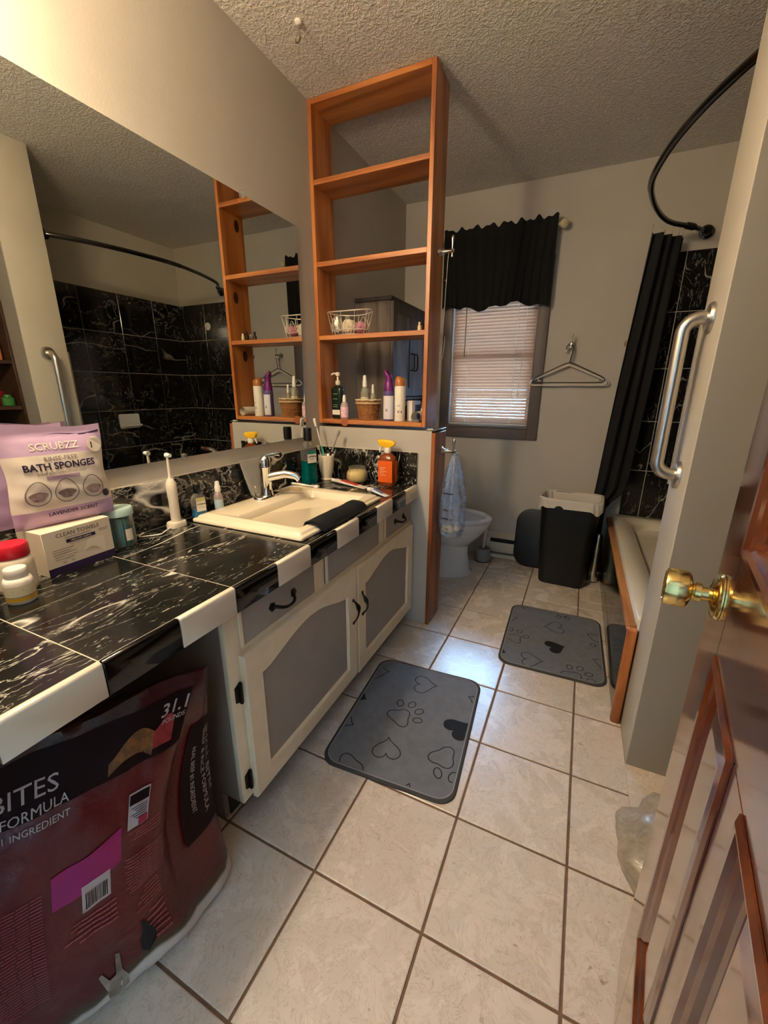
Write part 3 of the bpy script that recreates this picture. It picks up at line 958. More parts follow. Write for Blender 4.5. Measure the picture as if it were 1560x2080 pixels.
# ================================================================== TOILET
tl = thing('toilet', 'white toilet tucked behind the partition facing the tub', 'toilet', (.40, .745, 0))
TLL = (.40, .745, 0)
ty = .745
def egg(cx, a_front, a_back, b, z, n=36):
    out = []
    for k in range(n):
        t = 2 * PI * k / n
        c, s = math.cos(t), math.sin(t)
        a = a_front if c > 0 else a_back
        out.append((cx + a * c, ty + b * s * (1 - .06 * (c > 0) * c * c), z))
    return out
MB().loft([egg(.47, .235, .22, .160, 0), egg(.47, .235, .22, .160, .010), egg(.468, .222, .21, .150, .022), egg(.465, .205, .20, .132, .14), egg(.47, .20, .20, .122, .22)], True, True).build('pedestal', m_white_porc, tl, world=TLL, ang=50)
MB().loft([egg(.48, .19, .19, .110, .20), egg(.50, .235, .22, .140, .27), egg(.53, .265, .25, .172, .34), egg(.545, .268, .26, .182, .385), egg(.545, .262, .255, .178, .392),
           egg(.555, .205, .16, .125, .392), egg(.555, .19, .15, .115, .37), egg(.54, .15, .12, .085, .27), egg(.52, .06, .06, .04, .22)], True, True).build('bowl', m_white_porc, tl, world=TLL, ang=60)
MB().loft([egg(.55, .264, .27, .186, .394), egg(.55, .268, .272, .188, .402), egg(.55, .262, .268, .184, .412), egg(.557, .215, .175, .128, .414), egg(.557, .205, .165, .120, .408), egg(.557, .205, .165, .120, .394)], False, False).build('seat', m_white_porc, tl, world=TLL, ang=60)
lidpts = [[(.245 + .018 * k + .02, y, z) for (y, z) in [(ty + .18 * math.sin(2 * PI * q / 30), .63 - .215 * math.cos(2 * PI * q / 30)) for q in range(30)]] for k in (0, 1)]
MB().loft(lidpts).build('lid', m_white_porc, tl, world=TLL, bevel=.004)
MB().loft([[(p[0], p[1], z) for p in rr(.17 + e, .38 + e * 1.5, .03, 5, .118, ty)] for z, e in ((.385, -.02), (.42, 0), (.72, .012))]).build('tank', m_white_porc, tl, world=TLL, ang=50)
MB().loft([[(p[0], p[1], z) for p in rr(.195 + e, .415 + e, .03, 5, .120, ty)] for z, e in ((.72, -.005), (.728, .0), (.75, 0), (.757, -.012))]).build('tank_lid', m_white_porc, tl, world=TLL, ang=50)
MB().box(.20, .30, ty - .11, ty + .11, .30, .393).build('deck', m_white_porc, tl, world=TLL, bevel=.02, seg=3)
MB().lathe([(.012, 0), (.012, .012), (.006, .014)], 12, (.212, ty - .15, .66), 'x').build('flush_lever', m_chrome, tl, world=TLL)

# toilet brush in its pot
br = thing('toilet_brush', 'grey pot with white handled toilet brush by the heater', 'toilet brush', (.725, 1.015, 0))
MB().lathe([(.050, 0), (.053, .006), (.051, .09), (.050, .098), (.046, .10), (.040, .098), (.038, .04)], 24).build('pot', M('warm_grey_plastic', S(150, 145, 135), .5), br)
MB().lathe([(.056, 0), (.056, .004)], 24).build('foot_ring', m_black, br)
MB().lathe([(.032, .04), (.035, .09), (.03, .10)], 14).build('bristles', M('grey_bristles', S(120, 116, 108), .9, bump=.6, bscale=300), br)
hd = MB().tube([(0, 0, .10), (.003, .003, .16), (.012, .006, .25)], [.007, .006, .010], 8)
hd.loft([[(.012 + p[0], .004 + k, .275 + p[1]) for p in rr(.024, .06, .010, 4)] for k in (0, .008)])
hd.build('handle', m_white, br)

# ================================================================== CABINET over the toilet
oc = thing('toilet_cabinet', 'tall grey wood cabinet standing over the toilet', 'cabinet', (.115, .72, 0))
OL = (.115, .72, 0)
cy0, cy1, cx1, cz1 = .412, 1.03, .225, 1.715
MB().box(.004, cx1 - .004, cy0 + .004, cy0 + .022, 0, cz1 - .02).build('side_panel', m_greywood, oc, world=OL, bevel=.001)
MB().box(.004, cx1 - .004, cy1 - .022, cy1 - .004, 0, cz1 - .02).build('side_panel', m_greywood, oc, world=OL, bevel=.001)
MB().box(.002, cx1 + .012, cy0 - .008, cy1 + .008, cz1 - .02, cz1).build('top_board', m_greywood_d, oc, world=OL, bevel=.002)
for z in (.97, 1.175):
    MB().box(.006, cx1 - .006, cy0 + .022, cy1 - .022, z - .018, z).build('shelf', m_greywood_d, oc, world=OL, bevel=.001)
MB().box(.004, .009, cy0 + .022, cy1 - .022, .952, cz1 - .02).build('back_panel', m_greywood_d, oc, world=OL, smooth=False)
ym_ = (cy0 + cy1) / 2
for a, b, hy in ((cy0 + .004, ym_ - .0015, ym_ - .03), (ym_ + .0015, cy1 - .004, ym_ + .03)):
    d = MB().box(cx1 - .003, cx1 + .012, a, b, 1.18, cz1 - .024).build('door', m_greywood, oc, world=OL, bevel=.001)
    fm = MB()
    for q in ((a, a + .045, 1.18, cz1 - .024), (b - .045, b, 1.18, cz1 - .024), (a + .045, b - .045, 1.18, 1.23), (a + .045, b - .045, cz1 - .075, cz1 - .024)):
        fm.box(cx1 + .0122, cx1 + .018, q[0], q[1], q[2], q[3])
    fm.build('door_frame', m_greywood_d, d, world=OL, smooth=False)
    MB().tube([(cx1 + .018, hy, 1.335), (cx1 + .035, hy, 1.338), (cx1 + .042, hy, 1.35), (cx1 + .042, hy, 1.42), (cx1 + .035, hy, 1.432), (cx1 + .018, hy, 1.435)], .0048, 8).build('handle', m_iron, d, world=OL)
bx = thing('storage_box', 'black box with pale top in the open compartment of the grey cabinet', 'box', (.115, .86, .9705))
MB().box(-.09, .095, -.12, .12, 0, .145).build('box_body', m_black, bx, bevel=.004)
MB().box(-.092, .10, -.122, .122, .1455, .178).build('box_top', M('pale_blue_white_cloth', S(196, 204, 214), .8, bump=.4, bscale=120), bx, bevel=.012, seg=3)

# ================================================================== HEATER, BIN, LID, CANISTER
ht = thing('baseboard_heater', 'cream electric baseboard heater under the window', 'heater', (1.05, YB - .035, 0))
HL = (1.05, YB - .035, 0)
hx0, hx1 = .700, 1.36
MB().box(hx0, hx1, YB - .012, YB - .001, .018, .19).build('back_plate', m_heater, ht, world=HL, smooth=False)
MB().prism([(YB - .012, .162), (YB - .060, .155), (YB - .066, .165), (YB - .012, .190)], hx0, hx1, 'x').build('top_hood', m_heater, ht, world=HL, bevel=.002)
MB().box(hx0 + .001, hx1 - .001, YB - .066, YB - .060, .052, .128).build('front_cover', m_heater, ht, world=HL, bevel=.002)
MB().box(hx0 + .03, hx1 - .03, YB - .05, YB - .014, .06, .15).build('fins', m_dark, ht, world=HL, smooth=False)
for a, b in ((hx0, hx0 + .055), (hx1 - .055, hx1)):
    MB().box(a, b, YB - .068, YB - .013, .016, .160).build('end_cap', m_heater, ht, world=HL, bevel=.003, seg=2)
MB().box(hx0, hx1, YB - .058, YB - .012, .001, .030).build('base_pan', m_heater, ht, world=HL, bevel=.002)

bn = thing('waste_bin', 'tall black waste bin with a white liner by the tub', 'bin', (1.273, .905, 0), R(-3))
def binring(w, d, z, r=.05, n=6): return [(p[0], p[1], z) for p in rr(w, d, r, n)]
MB().loft([binring(.27, .19, 0, .045), binring(.28, .20, .012, .05), binring(.345, .255, .555, .06), binring(.355, .265, .56, .06), binring(.355, .265, .575, .06), binring(.340, .25, .575, .055), binring(.26, .18, .03, .04)]).build('bin_body', m_black, bn, ang=40)
def liner(u, v):
    a = u
    k = v
    ring0 = rr(1, 1, .2, 10)
    n_ = len(ring0)
    f = a * n_; i = int(f) % n_; t = f - int(f)
    p = (lerp(ring0[i][0], ring0[(i + 1) % n_][0], t), lerp(ring0[i][1], ring0[(i + 1) % n_][1], t))
    w, d, z = .363, .273, .515
    if k < .4: w, d, z = .366 - .004 * k, .276 - .004 * k, lerp(.515, .578, k / .4)
    elif k < .55: q = (k - .4) / .15; w, d, z = lerp(.364, .336, q), lerp(.274, .246, q), .581
    else: q = (k - .55) / .45; w, d, z = lerp(.334, .25, q), lerp(.244, .16, q), lerp(.577, .15, q)
    wr = .0025 * math.sin(a * 97 + k * 6) + .002 * math.sin(a * 51)
    dz = (.010 * math.sin(a * 19 + 1.) + .006 * math.sin(a * 43)) if k < .05 else 0
    return (p[0] * (w + wr), p[1] * (d + wr), z + dz)
MB().grid(liner, 120, 16).build('liner', m_liner, bn, ang=80)
nb = [(.028 * math.cos(R(a)), .028 * math.sin(R(a))) for a in range(0, 181, 15)]
MB().prism([(p[0] - .06, p[1] + .512) for p in nb], -.1425, -.137, 'y').build('tab', m_black, bn)
lid = tag(MB().loft([[(p[0], yy_, p[1]) for p in rr(.30 - e, .42 - e, .10, 8, 0, .21)] for yy_, e in ((0, .02), (.004, 0), (.016, 0), (.022, .02))]).build('bin_lid', m_black, None, ang=50),
          'rounded black bin lid leaning against the heater behind the bin', 'lid')
lid.location = (1.085, YB - .135, .001); lid.rotation_euler = (R(-8), 0, 0)
cn = thing('gold_canister', 'tapered champagne gold canister on the floor between bin and tub', 'canister', (1.462, 1.0, 0))
MB().lathe([(.043, 0), (.044, .004), (.041, .05), (.033, .18), (.026, .27), (.023, .31), (.018, .325)], 28).build('canister_body', m_gold, cn)
MB().lathe([(.045, 0), (.045, .003)], 24).build('foot_ring', m_black, cn)
dots = MB()
for k in range(34):
    a = R(200 + rnd.random() * 120); z = .02 + rnd.random() * .06
    dots.sphere((.0415 * math.cos(a), .0415 * math.sin(a), z), .0026, 6, 4)
dots.build('dots', m_gold, cn)

# ================================================================== MATS
m_mat = M('grey_felt_mat', S(104, 107, 112), .85, var=.10, vscale=30, bump=.6, bscale=26)
m_matedge = M('charcoal_mat_binding', S(62, 60, 58), .9, bump=.4, bscale=200)
m_stitch = M('pale_stitching', S(150, 148, 146), .8)
m_ink = M('black_print', S(18, 18, 22), .8)
def heart(notch, tip, n=34):
    hx = [(16 * math.sin(t) ** 3, 13 * math.cos(t) - 5 * math.cos(2 * t) - 2 * math.cos(3 * t) - math.cos(4 * t)) for t in [2 * PI * k / n for k in range(n)]]
    # notch at y=5, tip at y=-17
    ax = Vector((tip[0] - notch[0], tip[1] - notch[1])); L = ax.length; ax.normalize(); pr = Vector((-ax.y, ax.x))
    k = L / 22.0
    return [(notch[0] + ax.x * (5 - y) * k + pr.x * x * k, notch[1] + ax.y * (5 - y) * k + pr.y * x * k) for x, y in hx]
def oval(c, a, b, th, n=22): return [(c[0] + a * math.cos(t) * math.cos(th) - b * math.sin(t) * math.sin(th), c[1] + a * math.cos(t) * math.sin(th) + b * math.sin(t) * math.cos(th)) for t in [2 * PI * k / n for k in range(n)]]
def pad(c, up, s):
    """three-lobed pad pointing up (towards the toes)"""
    th = math.atan2(up[1], up[0]) - PI / 2
    out = []
    for k in range(36):
        t = 2 * PI * k / 36
        r = 1 + .20 * math.cos(3 * (t - PI / 2)) - .05 * math.sin(t)
        x, y = r * math.cos(t) * 1.1, r * math.sin(t) * .95
        out.append((c[0] + s * (x * math.cos(th) - y * math.sin(th)), c[1] + s * (x * math.sin(th) + y * math.cos(th))))
    return out
def clip_rect(poly, w, d):
    return clip_poly(poly, -w / 2, w / 2, -d / 2, d / 2)
def mat(label, loc, rz, w, d, hearts, solids, pads, toes, seed):
    mt = thing('bath_mat', label, 'bath mat', loc, rz, 'grey paw print mats')
    def hgt(x, y):
        e = min(w / 2 - abs(x), d / 2 - abs(y))
        return .0062 + .0014 * mnoise.noise(Vector((x * 22, y * 22, seed))) * min(1, e / .03) + .0006 * mnoise.noise(Vector((x * 60, y * 60, seed)))
    r0 = rr(w - .018, d - .018, .05, 6); r1 = rr(w, d, .055, 6)
    n = len(r0)
    # cloth as rings shrinking to the centre so that the relief follows
    def ring(s): return [(p[0] * s, p[1] * s, hgt(p[0] * s, p[1] * s)) for p in r0]
    def dense(P):
        out = []
        for i in range(len(P)):
            a, b = P[i], P[(i + 1) % len(P)]
            m = max(1, int(math.hypot(b[0] - a[0], b[1] - a[1]) / .012))
            out += [(lerp(a[0], b[0], q / m), lerp(a[1], b[1], q / m)) for q in range(m)]
        return out
    r0 = dense(r0)
    MB().loft([[(p[0], p[1], .0005) for p in r0]] + [ring(s) for s in (1, .97, .93, .88, .82, .76, .7, .63, .56, .49, .42, .35, .28, .21, .14, .07, .01)], False, True).build('felt', m_mat, mt, ang=80)
    r1 = dense(r1)
    MB().loft([[(p[0], p[1], .0002) for p in r1], [(p[0] * 1.001, p[1] * 1.001, .004) for p in r1], [(p[0] * .99, p[1] * .992, .0072) for p in r1], [(p[0] * .962, p[1] * .970, .0074) for p in r1], [(p[0] * .957, p[1] * .965, .004) for p in r1]], False, False).build('binding', m_matedge, mt, ang=60)
    fn = lambda x, y: (x, y, hgt(x, y) + .0009)
    shapes(ribbon([(p[0] * .952, p[1] * .962) for p in r1], .0022), lambda x, y: (x, y, .0080), 'stitching', m_stitch, mt)
    W_, D_ = w - .03, d - .03
    def keep(q): return all(abs(p[0]) <= W_ / 2 and abs(p[1]) <= D_ / 2 for p in q)
    for pts in [heart(*h) for h in hearts] + [pad(*p) for p in pads] + [oval(*t) for t in toes]:
        lines = [q for q in ribbon(pts, .0036) if keep(q)]
        if lines: shapes(lines, fn, 'printed_outline', m_ink, mt)
    for s_ in solids:
        fills = MB()
        pts = clip_rect(heart(*s_), W_, D_)
        if len(pts) < 3: continue
        c = (sum(p[0] for p in pts) / len(pts), sum(p[1] for p in pts) / len(pts))
        rgs = [[fn(lerp(c[0], p[0], k), lerp(c[1], p[1], k)) for p in pts] for k in (1, .75, .5, .25, .02)]
        fills.loft(rgs, False, True)
        fills.build('printed_heart', m_ink, mt, smooth=False, flipfix=False)
    return mt
T = R
mat('grey paw print mat lying before the vanity doors', (.80, -.655, 0), R(3.6), .462, .60,
    [((-.015, .188), (.056, .203)), ((-.026, -.191), (-.040, -.124)), ((-.235, .195), (-.165, .215)), ((.255, .175), (.19, .19)), ((-.24, -.11), (-.185, -.12)), ((.08, -.335), (.085, -.27))],
    [((.172, -.005), (.222, .050)), ((-.245, .03), (-.19, .02))],
    [((-.036, -.016), (.35, .65), .040), ((.163, -.136), (.55, -.55), .040), ((-.125, -.285), (-.3, -.7), .040)],
    [((-.058, .052), .017, .013, 1.9), ((-.011, .060), .018, .013, 1.2), ((.026, .035), .018, .013, .8), ((.033, -.010), .018, .012, .2), ((.160, -.201), .020, .013, 2.0), ((.210, -.198), .020, .013, 1.3), ((.232, -.123), .018, .012, .6), ((.235, -.165), .018, .012, .9)], 1.)
mat('grey paw print mat lying beside the tub', (1.266, .136, 0), R(1), .462, .59,
    [((.023, .121), (-.048, .102)), ((-.103, -.227), (-.030, -.214)), ((.245, -.12), (.18, -.10)), ((-.24, .12), (-.185, .14)), ((-.16, .31), (-.165, .255))],
    [((.000, -.078), (.062, -.043)), ((-.255, -.205), (-.195, -.22))],
    [((-.180, -.072), (.35, .6), .036), ((.096, -.274), (.4, .5), .038), ((.205, .10), (-.1, -.9), .034), ((.04, .285), (-.1, -.9), .034)],
    [((-.205, .001), .016, .012, 1.5), ((-.160, -.001), .016, .012, 1.), ((-.126, -.037), .016, .012, .6), ((.081, -.207), .017, .012, 1.6), ((.125, -.200), .017, .013, 1.2), ((.160, -.230), .017, .013, .6), ((.168, -.271), .017, .012, .1),
     ((.186, .025), .016, .012, 1.5), ((.021, .240), .016, .011, 1.5), ((.066, .246), .016, .011, 1.2)], 5.)

# ================================================================== SINK + FAUCET
sk = thing('drop_in_sink', 'bisque rectangular drop-in sink with stepped rim in the counter', 'sink', (.29, -.63, HC))
def srr(x0, x1, y0, y1, r, z, n=4): return [(p[0] - .29, p[1] + .63, z) for p in rr(x1 - x0, y1 - y0, r, n, (x0 + x1) / 2, (y0 + y1) / 2)]
ox0, ox1, oy0, oy1 = .058, .527, -.912, -.342
def orr(e, z): return srr(ox0 + e, ox1 - e, oy0 + e, oy1 - e, .010, z)
rg = [orr(.003, .0006), orr(0, .003), orr(0, .010), orr(.003, .013), orr(.009, .014), orr(.012, .016), orr(.014, .021), orr(.018, .0235), orr(.026, .0245), orr(.030, .027), orr(.036, .0285),
      srr(.212, .490, -.868, -.422, .020, .0285), srr(.217, .485, -.863, -.427, .022, .024), srr(.224, .478, -.852, -.438, .030, .0), srr(.245, .468, -.80, -.49, .045, -.10), srr(.265, .455, -.765, -.525, .05, -.125), srr(.30, .42, -.70, -.58, .04, -.132)]
MB().loft(rg, True, True).build('basin', m_porc, sk, ang=50)
MB().lathe([(.024, 0), (.024, .004), (.016, .006)], 18, (.07, -.01, -.1315)).build('drain', m_chrome, sk)

FZ = Matrix.Diagonal((1, 1, 1.22, 1))
fc = thing('faucet', 'chrome single lever faucet on the back of the sink', 'faucet', (.132, -.60, HC + .0290))
MB().loft([[(p[0] * k, p[1] * k, z) for p in rr(.056, .13, .027, 6)] for z, k in ((0, 1), (.004, 1), (.008, .93))]).build('base_plate', m_chrome, fc, ang=50)
MB().lathe([(.027, .006), (.024, .014), (.022, .03), (.022, .095), (.024, .098), (.024, .104), (.0235, .108)], 24).xf(FZ).build('body', m_chrome, fc, ang=50)
MB().tube([(.0, 0, .062), (.03, .012, .070), (.075, .03, .078), (.115, .045, .072), (.128, .050, .060)], [.017, .0155, .0135, .0125, .012], 14).xf(FZ).build('spout', m_chrome, fc, ang=60)
MB().loft([[(.024 * math.cos(2 * PI * q / 20) * k, .024 * math.sin(2 * PI * q / 20) * k, .109 + h + .010 * math.cos(2 * PI * q / 20) * hh) for q in range(20)] for h, k, hh in ((0, 1, 0), (.012, 1, .3), (.022, .85, .6), (.028, .3, .5))]).xf(FZ).build('lever_cap', m_chrome, fc, ang=60)
MB().loft([[(x, y * w, z + t) for y, t in ((-1, 0), (-.8, .006), (.8, .006), (1, 0), (.8, -.004), (-.8, -.004))] for x, w, z in ((-.004, .012, .130), (.03, .011, .140), (.070, .010, .146), (.082, .007, .146))]).xf(FZ).build('lever', m_chrome, fc, ang=60)
MB().tube([(-.026, -.036, .005), (-.026, -.036, .042)], .0022, 6).sphere((-.026, -.036, .044), .004, 8, 6).build('drain_rod', m_chrome, fc)

# ================================================================== BLIND, VALANCE, ROD
bl = thing('window_blind', 'cream venetian blind drawn down over the window', 'blind', (.65, YB + .014, WZ0))
BLL = (.65, YB + .014, WZ0)
MB().box(.374, .926, YB - .004, YB + .032, WZ1 - .04, WZ1 - .002).build('head_rail', m_offwhite, bl, world=BLL, bevel=.002)
sw = .0255; tilt = R(60)
pr = []
for k in range(5):
    t = -1 + 2 * k / 4
    a = t * sw / 2; bow = .0022 * (1 - t * t)
    # room edge tilted down
    pr.append((a * math.cos(tilt) + bow * math.sin(tilt), a * math.sin(tilt) - bow * math.cos(tilt)))
slm = MB().grid(lambda u, v: ((u - .5) * .548, pr[int(round(v * 4))][0], pr[int(round(v * 4))][1]), 1, 4).mesh('slat', ang=80, flipfix=False)
slm.materials.append(m_slat)
zz = 1.003
while zz < WZ1 - .05:
    o = bpy.data.objects.new('slat', slm); COL.objects.link(o); o.parent = bl
    o.location = (0, 0, zz - WZ0)
    o.rotation_euler = (R(rnd.uniform(-1.5, 1.5) - 13 * max(0, 1 - (zz - 1.0) / .34) + 8 * max(0, (zz - 1.4) / .4)), 0, 0)
    zz += .0208
MB().box(.376, .924, YB + .002, YB + .026, WZ0 + .004, WZ0 + .014).build('bottom_rail', m_offwhite, bl, world=BLL, bevel=.002)
for x in (.49, .808):
    MB().tube([(x, YB - .0005, WZ0 + .014), (x, YB - .0005, WZ1 - .04)], .0010, 5).build('ladder_cord', m_cord, bl, world=BLL)
MB().tube([(.462, YB - .006, WZ1 - .04), (.462, YB - .007, 1.44)], .0035, 6).build('tilt_wand', M('amber_wand', S(120, 80, 60), .3), bl, world=BLL)
pc = [(.862, YB - .006, WZ1 - .04), (.860, YB - .006, 1.5), (.846, YB - .006, 1.22)]
MB().tube(pc, .0011, 5).tube([(.846, YB - .006, 1.22), (.838, YB - .008, 1.205), (.846, YB - .008, 1.19), (.853, YB - .008, 1.205), (.846, YB - .006, 1.175), (.846, YB - .006, 1.14)], .0020, 5).build('pull_cord', m_cord, bl, world=BLL)

vr = thing('valance_rod', 'valance rod with a round cream knob above the window', 'curtain rod', (.66, YB, 2.16))
VRL = (.66, YB, 2.16)
vy = YB - .062
MB().tube([(.30, vy, 2.16), (1.005, vy, 2.16)], .0065, 8).build('rod', M('cream_rod', S(200, 186, 150), .5), vr, world=VRL)
for sx, x in ((1, 1.005), (-1, .30)):
    MB().sphere((x + sx * .026, vy, 2.16), .025, 16, 10).lathe([(.012, 0), (.012, .008), (.009, .012)], 12, (x if sx > 0 else x - .012, vy, 2.16), 'x').build('finial', M('antique_cream_knob', S(206, 192, 152), .45, var=.2), vr, world=VRL)
for x in (.40, .90):
    MB().tube([(x, YB - .001, 2.145), (x, vy, 2.145), (x, vy, 2.152)], .004, 6).build('bracket', m_white, vr, world=VRL)
vc = thing('window_valance', 'black gathered valance hanging over the top of the window', 'curtain', (.65, vy, 1.73))
VCL = (.65, vy, 1.73)
def val(u, v):
    x = lerp(.305, .998, u)
    zt = 2.205 + .009 * math.sin(u * 47) + .007 * math.sin(u * 83 + 1)
    zb = 1.738 + .014 * math.sin(u * 11 + .5) + .010 * math.sin(u * 29)
    z = lerp(zt, zb, v)
    pinch = 1 - .55 * math.exp(-((z - 2.16) / .02) ** 2)
    amp = (.004 + .004 * v) * pinch
    y = vy - .014 + amp * math.sin(u * PI * 2 * 13 + 2.4 * math.sin(v * 2.2 + u * 7)) + .002 * math.sin(u * 61 + v * 3) + .004 * mnoise.noise(Vector((u * 9, v * 2, 4.)))
    if abs(z - 2.16) < .022: y = min(y, vy - .0095 - .002 * math.sin(u * 107))
    return (x, min(y, YB - .032), z)
MB().grid(val, 170, 26).build('cloth', m_valance, vc, world=VCL, ang=80)

# ================================================================== HOOKS, HANGERS, BAG ON THE POST
def coat_hook(label, loc, rz):
    """round plate, stem and an upright peg with a small lower prong; local -y is out from the wall"""
    h = thing('coat_hook', label, 'wall hook', loc, rz, 'nickel coat hooks')
    MB().lathe([(.021, 0), (.021, .003), (.016, .008), (.009, .022), (.0075, .04)], 18, (0, 0, 0), 'y').xf(Matrix.Scale(-1, 4, (0, 1, 0))).build('plate', m_nickel, h)
    MB().lathe([(.0075, .035), (.0075, .062), (.009, .066), (.006, .072)], 14, (0, 0, 0), 'y').xf(Matrix.Scale(-1, 4, (0, 1, 0))).build('stem', m_nickel, h)
    MB().lathe([(.005, -.024), (.0055, -.020), (.0035, -.010), (.0035, .02), (.0065, .046), (.0065, .054), (.003, .059)], 12, (0, -.063, 0)).build('peg', m_nickel, h)
    return h
coat_hook('nickel coat hook on the back wall carrying two hangers', (1.149, YB - .0005, 1.495), 0)
coat_hook('nickel coat hook on the back wall half hidden by the shower curtain', (1.462, YB - .0005, 1.492), 0)
coat_hook('nickel coat hook high on the side of the shelf unit', (WS + .0005, .10, 1.80), R(90))
coat_hook('nickel coat hook on the half wall board holding a plastic bag', (.6475, .10, .928), R(90))

def hanger(label, y, mt, dz, r, w, notch, rz):
    h = thing('clothes_hanger', label, 'hanger', (1.152, y, 1.385 + dz), rz)
    pts = []
    n = (0, 0, .0)
    tri = [(0, 0, 0), (-.03, 0, -.010), (-w + .02, 0, -.085), (-w, 0, -.098), (-w - .004, 0, -.110), (-w + .012, 0, -.122), (0, 0, -.122), (w - .012, 0, -.122), (w + .004, 0, -.110), (w, 0, -.098), (w - .02, 0, -.085), (.03, 0, -.010)]
    MB().tube(tri, r, 8, closed=True).build('frame', mt, h, ang=80)
    hk = [(0, 0, 0), (.004, 0, .03), (.010, 0, .055)]
    for k in range(11):
        a = R(-35 + 235 * k / 10)
        hk.append((-.008 + .021 * math.cos(a), 0, .085 + .021 * math.sin(a)))
    MB().tube(hk, r * .85, 8).build('hook', mt, h, ang=80)
    if notch:
        for s in (-1, 1):
            MB().tube([(s * (w - .045), 0, -.078), (s * (w - .045), 0, -.095), (s * (w - .06), 0, -.095)], r * .6, 6).build('strap_hook', mt, h)
        MB().tube([(w + .004 + .012 * math.cos(R(a)), 0, -.113 + .012 * math.sin(R(a))) for a in range(0, 360, 30)], r * .5, 6, closed=True).build('end_loop', mt, h)
    return h
hanger('white plastic clothes hanger on the back wall hook, behind the dark one', YB - .034, M('grey_white_plastic', S(206, 198, 184), .4), -.012, .0062, .222, True, 0)
hanger('thin dark brown clothes hanger hooked in front of the white one', YB - .052, M('dark_brown_hanger', S(52, 34, 28), .4), .004, .0032, .208, False, 0)

ch = thing('beaded_chain', 'thin beaded chain hanging from the upper shelf hook', 'chain', (.655, .10, 1.795))
cp = [(0.0, 0, .008), (-.012, -.003, 0), (-.017, -.003, -.10), (-.022, -.002, -.25), (-.026, 0, -.34), (-.030, .0, -.40), (-.026, .002, -.44), (-.018, .002, -.40), (-.016, .004, -.34)]
MB().tube(catmull(cp, 4), .0014, 6).build('cord', M('tarnished_chain', (.35, .27, .2, 1), .35, .9), ch)
bd = MB()
for z in (-.11, -.335, -.37): bd.sphere((-.018 - .02 * abs(z), -.001, z), .0045, 8, 6)
bd.build('bead', M('amber_bead', S(140, 96, 70), .3), ch)

# plastic bag on the lower hook
def film_bag(name, label, cat, loc, H, rx, ry, mt, seed, gather=.012, drop=.0, nt=48, nz=26, content=None):
    b = thing(name, label, cat, loc)
    def fnb(u, v):
        a = 2 * PI * u
        k = v
        w = lerp(gather, 1, min(1, (k * 1.9)) ** .75) if k < .55 else 1
        w *= (1 - .25 * max(0, (k - .82) / .18) ** 2)
        f = 1 + .16 * math.sin(a * 5 + seed + 2 * k) * (1 - k) + .10 * math.sin(a * 9 + seed * 2) * (1 - .6 * k) + .10 * mnoise.noise(Vector((math.cos(a) * 2, math.sin(a) * 2, k * 5 + seed)))
        rxx = rx * w * f; ryy = ry * w * f
        return (rxx * math.cos(a) , ryy * math.sin(a), -H * k)
    m = MB().grid(fnb, nt, nz)
    m.loft([[fnb(i / nt, .985 + 0 * i) for i in range(nt)], [(.3 * fnb(i / nt, 1)[0], .3 * fnb(i / nt, 1)[1], -H * 1.012) for i in range(nt)]], False, True)
    m.build('film', mt, b, ang=80)
    return b
hb = film_bag('plastic_bag', 'translucent plastic bag hanging from the half wall hook', 'plastic bag', (.718, .10, .915), .425, .068, .055, m_bagfilm, 1.3, .14)
MB().tube([(.012 * math.cos(R(a)), .010 * math.sin(R(a)), .002 * math.sin(R(3 * a))) for a in range(0, 360, 20)], .005, 6, closed=True).build('tie', m_bagfilm, hb)
cr = MB()
for k in range(7):
    cr.sphere((rnd.uniform(-.03, .03), rnd.uniform(-.02, .02), -.40 + rnd.uniform(0, .03)), rnd.uniform(.014, .022), 9, 6, (1.2, 1, .7))
cr.build('crumpled_paper', M('crumpled_tissue', S(226, 206, 160), .8, bump=.6, bscale=70), hb)
pt_ = MB()
for z, w in ((-.19, .05), (-.275, .036), (-.32, .05)):
    pt_.grid(lambda u, v: (.071 * math.cos(R(-100 + (u - .5) * w * 900)), .058 * math.sin(R(-100 + (u - .5) * w * 900)), z + (v - .5) * .006), 6, 1)
pt_.build('printed_line', m_ink, hb, flipfix=False)

fb = film_bag('plastic_bag', 'crumpled clear plastic bag on the floor behind the door', 'plastic bag', (1.640, -.885, .165), .163, .155, .185, m_bagfilm2, 4.4, .35)

ck = thing('ceiling_hook', 'white swag hook screwed into the ceiling above the sink', 'ceiling hook', (.206, -.342, C - .0005))
MB().lathe([(.013, 0), (.013, -.006), (.008, -.010)], 14).build('base', m_white, ck)
MB().tube([(0, 0, -.008), (0, 0, -.028), (.004, -.002, -.036), (.010, -.006, -.050), (.004, -.008, -.062), (-.008, -.006, -.060), (-.012, -.002, -.050)], .0032, 8).build('hook', m_nickel, ck)

# ================================================================== COUNTER THINGS
CX, CY = CAM['loc'][0], CAM['loc'][1]
def face(p): return math.atan2(CY - p[1], CX - p[0])
def cylfn(r, th0, zc, sc=(1, 1)):
    return lambda x, y: (r * sc[0] * math.cos(th0 + x / r), r * sc[1] * math.sin(th0 + x / r), zc + y)
def wrap(parent, r, z0, z1, mt, name='label', th0=0., span=2 * PI, n=28, sc=(1, 1)):
    return MB().grid(lambda u, v: (r * sc[0] * math.cos(th0 + (u - .5) * span), r * sc[1] * math.sin(th0 + (u - .5) * span), lerp(z0, z1, v)), n, 1).build(name, mt, parent, ang=80, flipfix=False)
def lp(parent, nm, prof, mt, n=28, c=(0, 0, 0), cap0=True, cap1=True, **k): return MB().lathe(prof, n, c, 'z', cap0, cap1).build(nm, mt, parent, **k)
m_ink2 = M('dark_violet_print', S(44, 26, 62), .6)
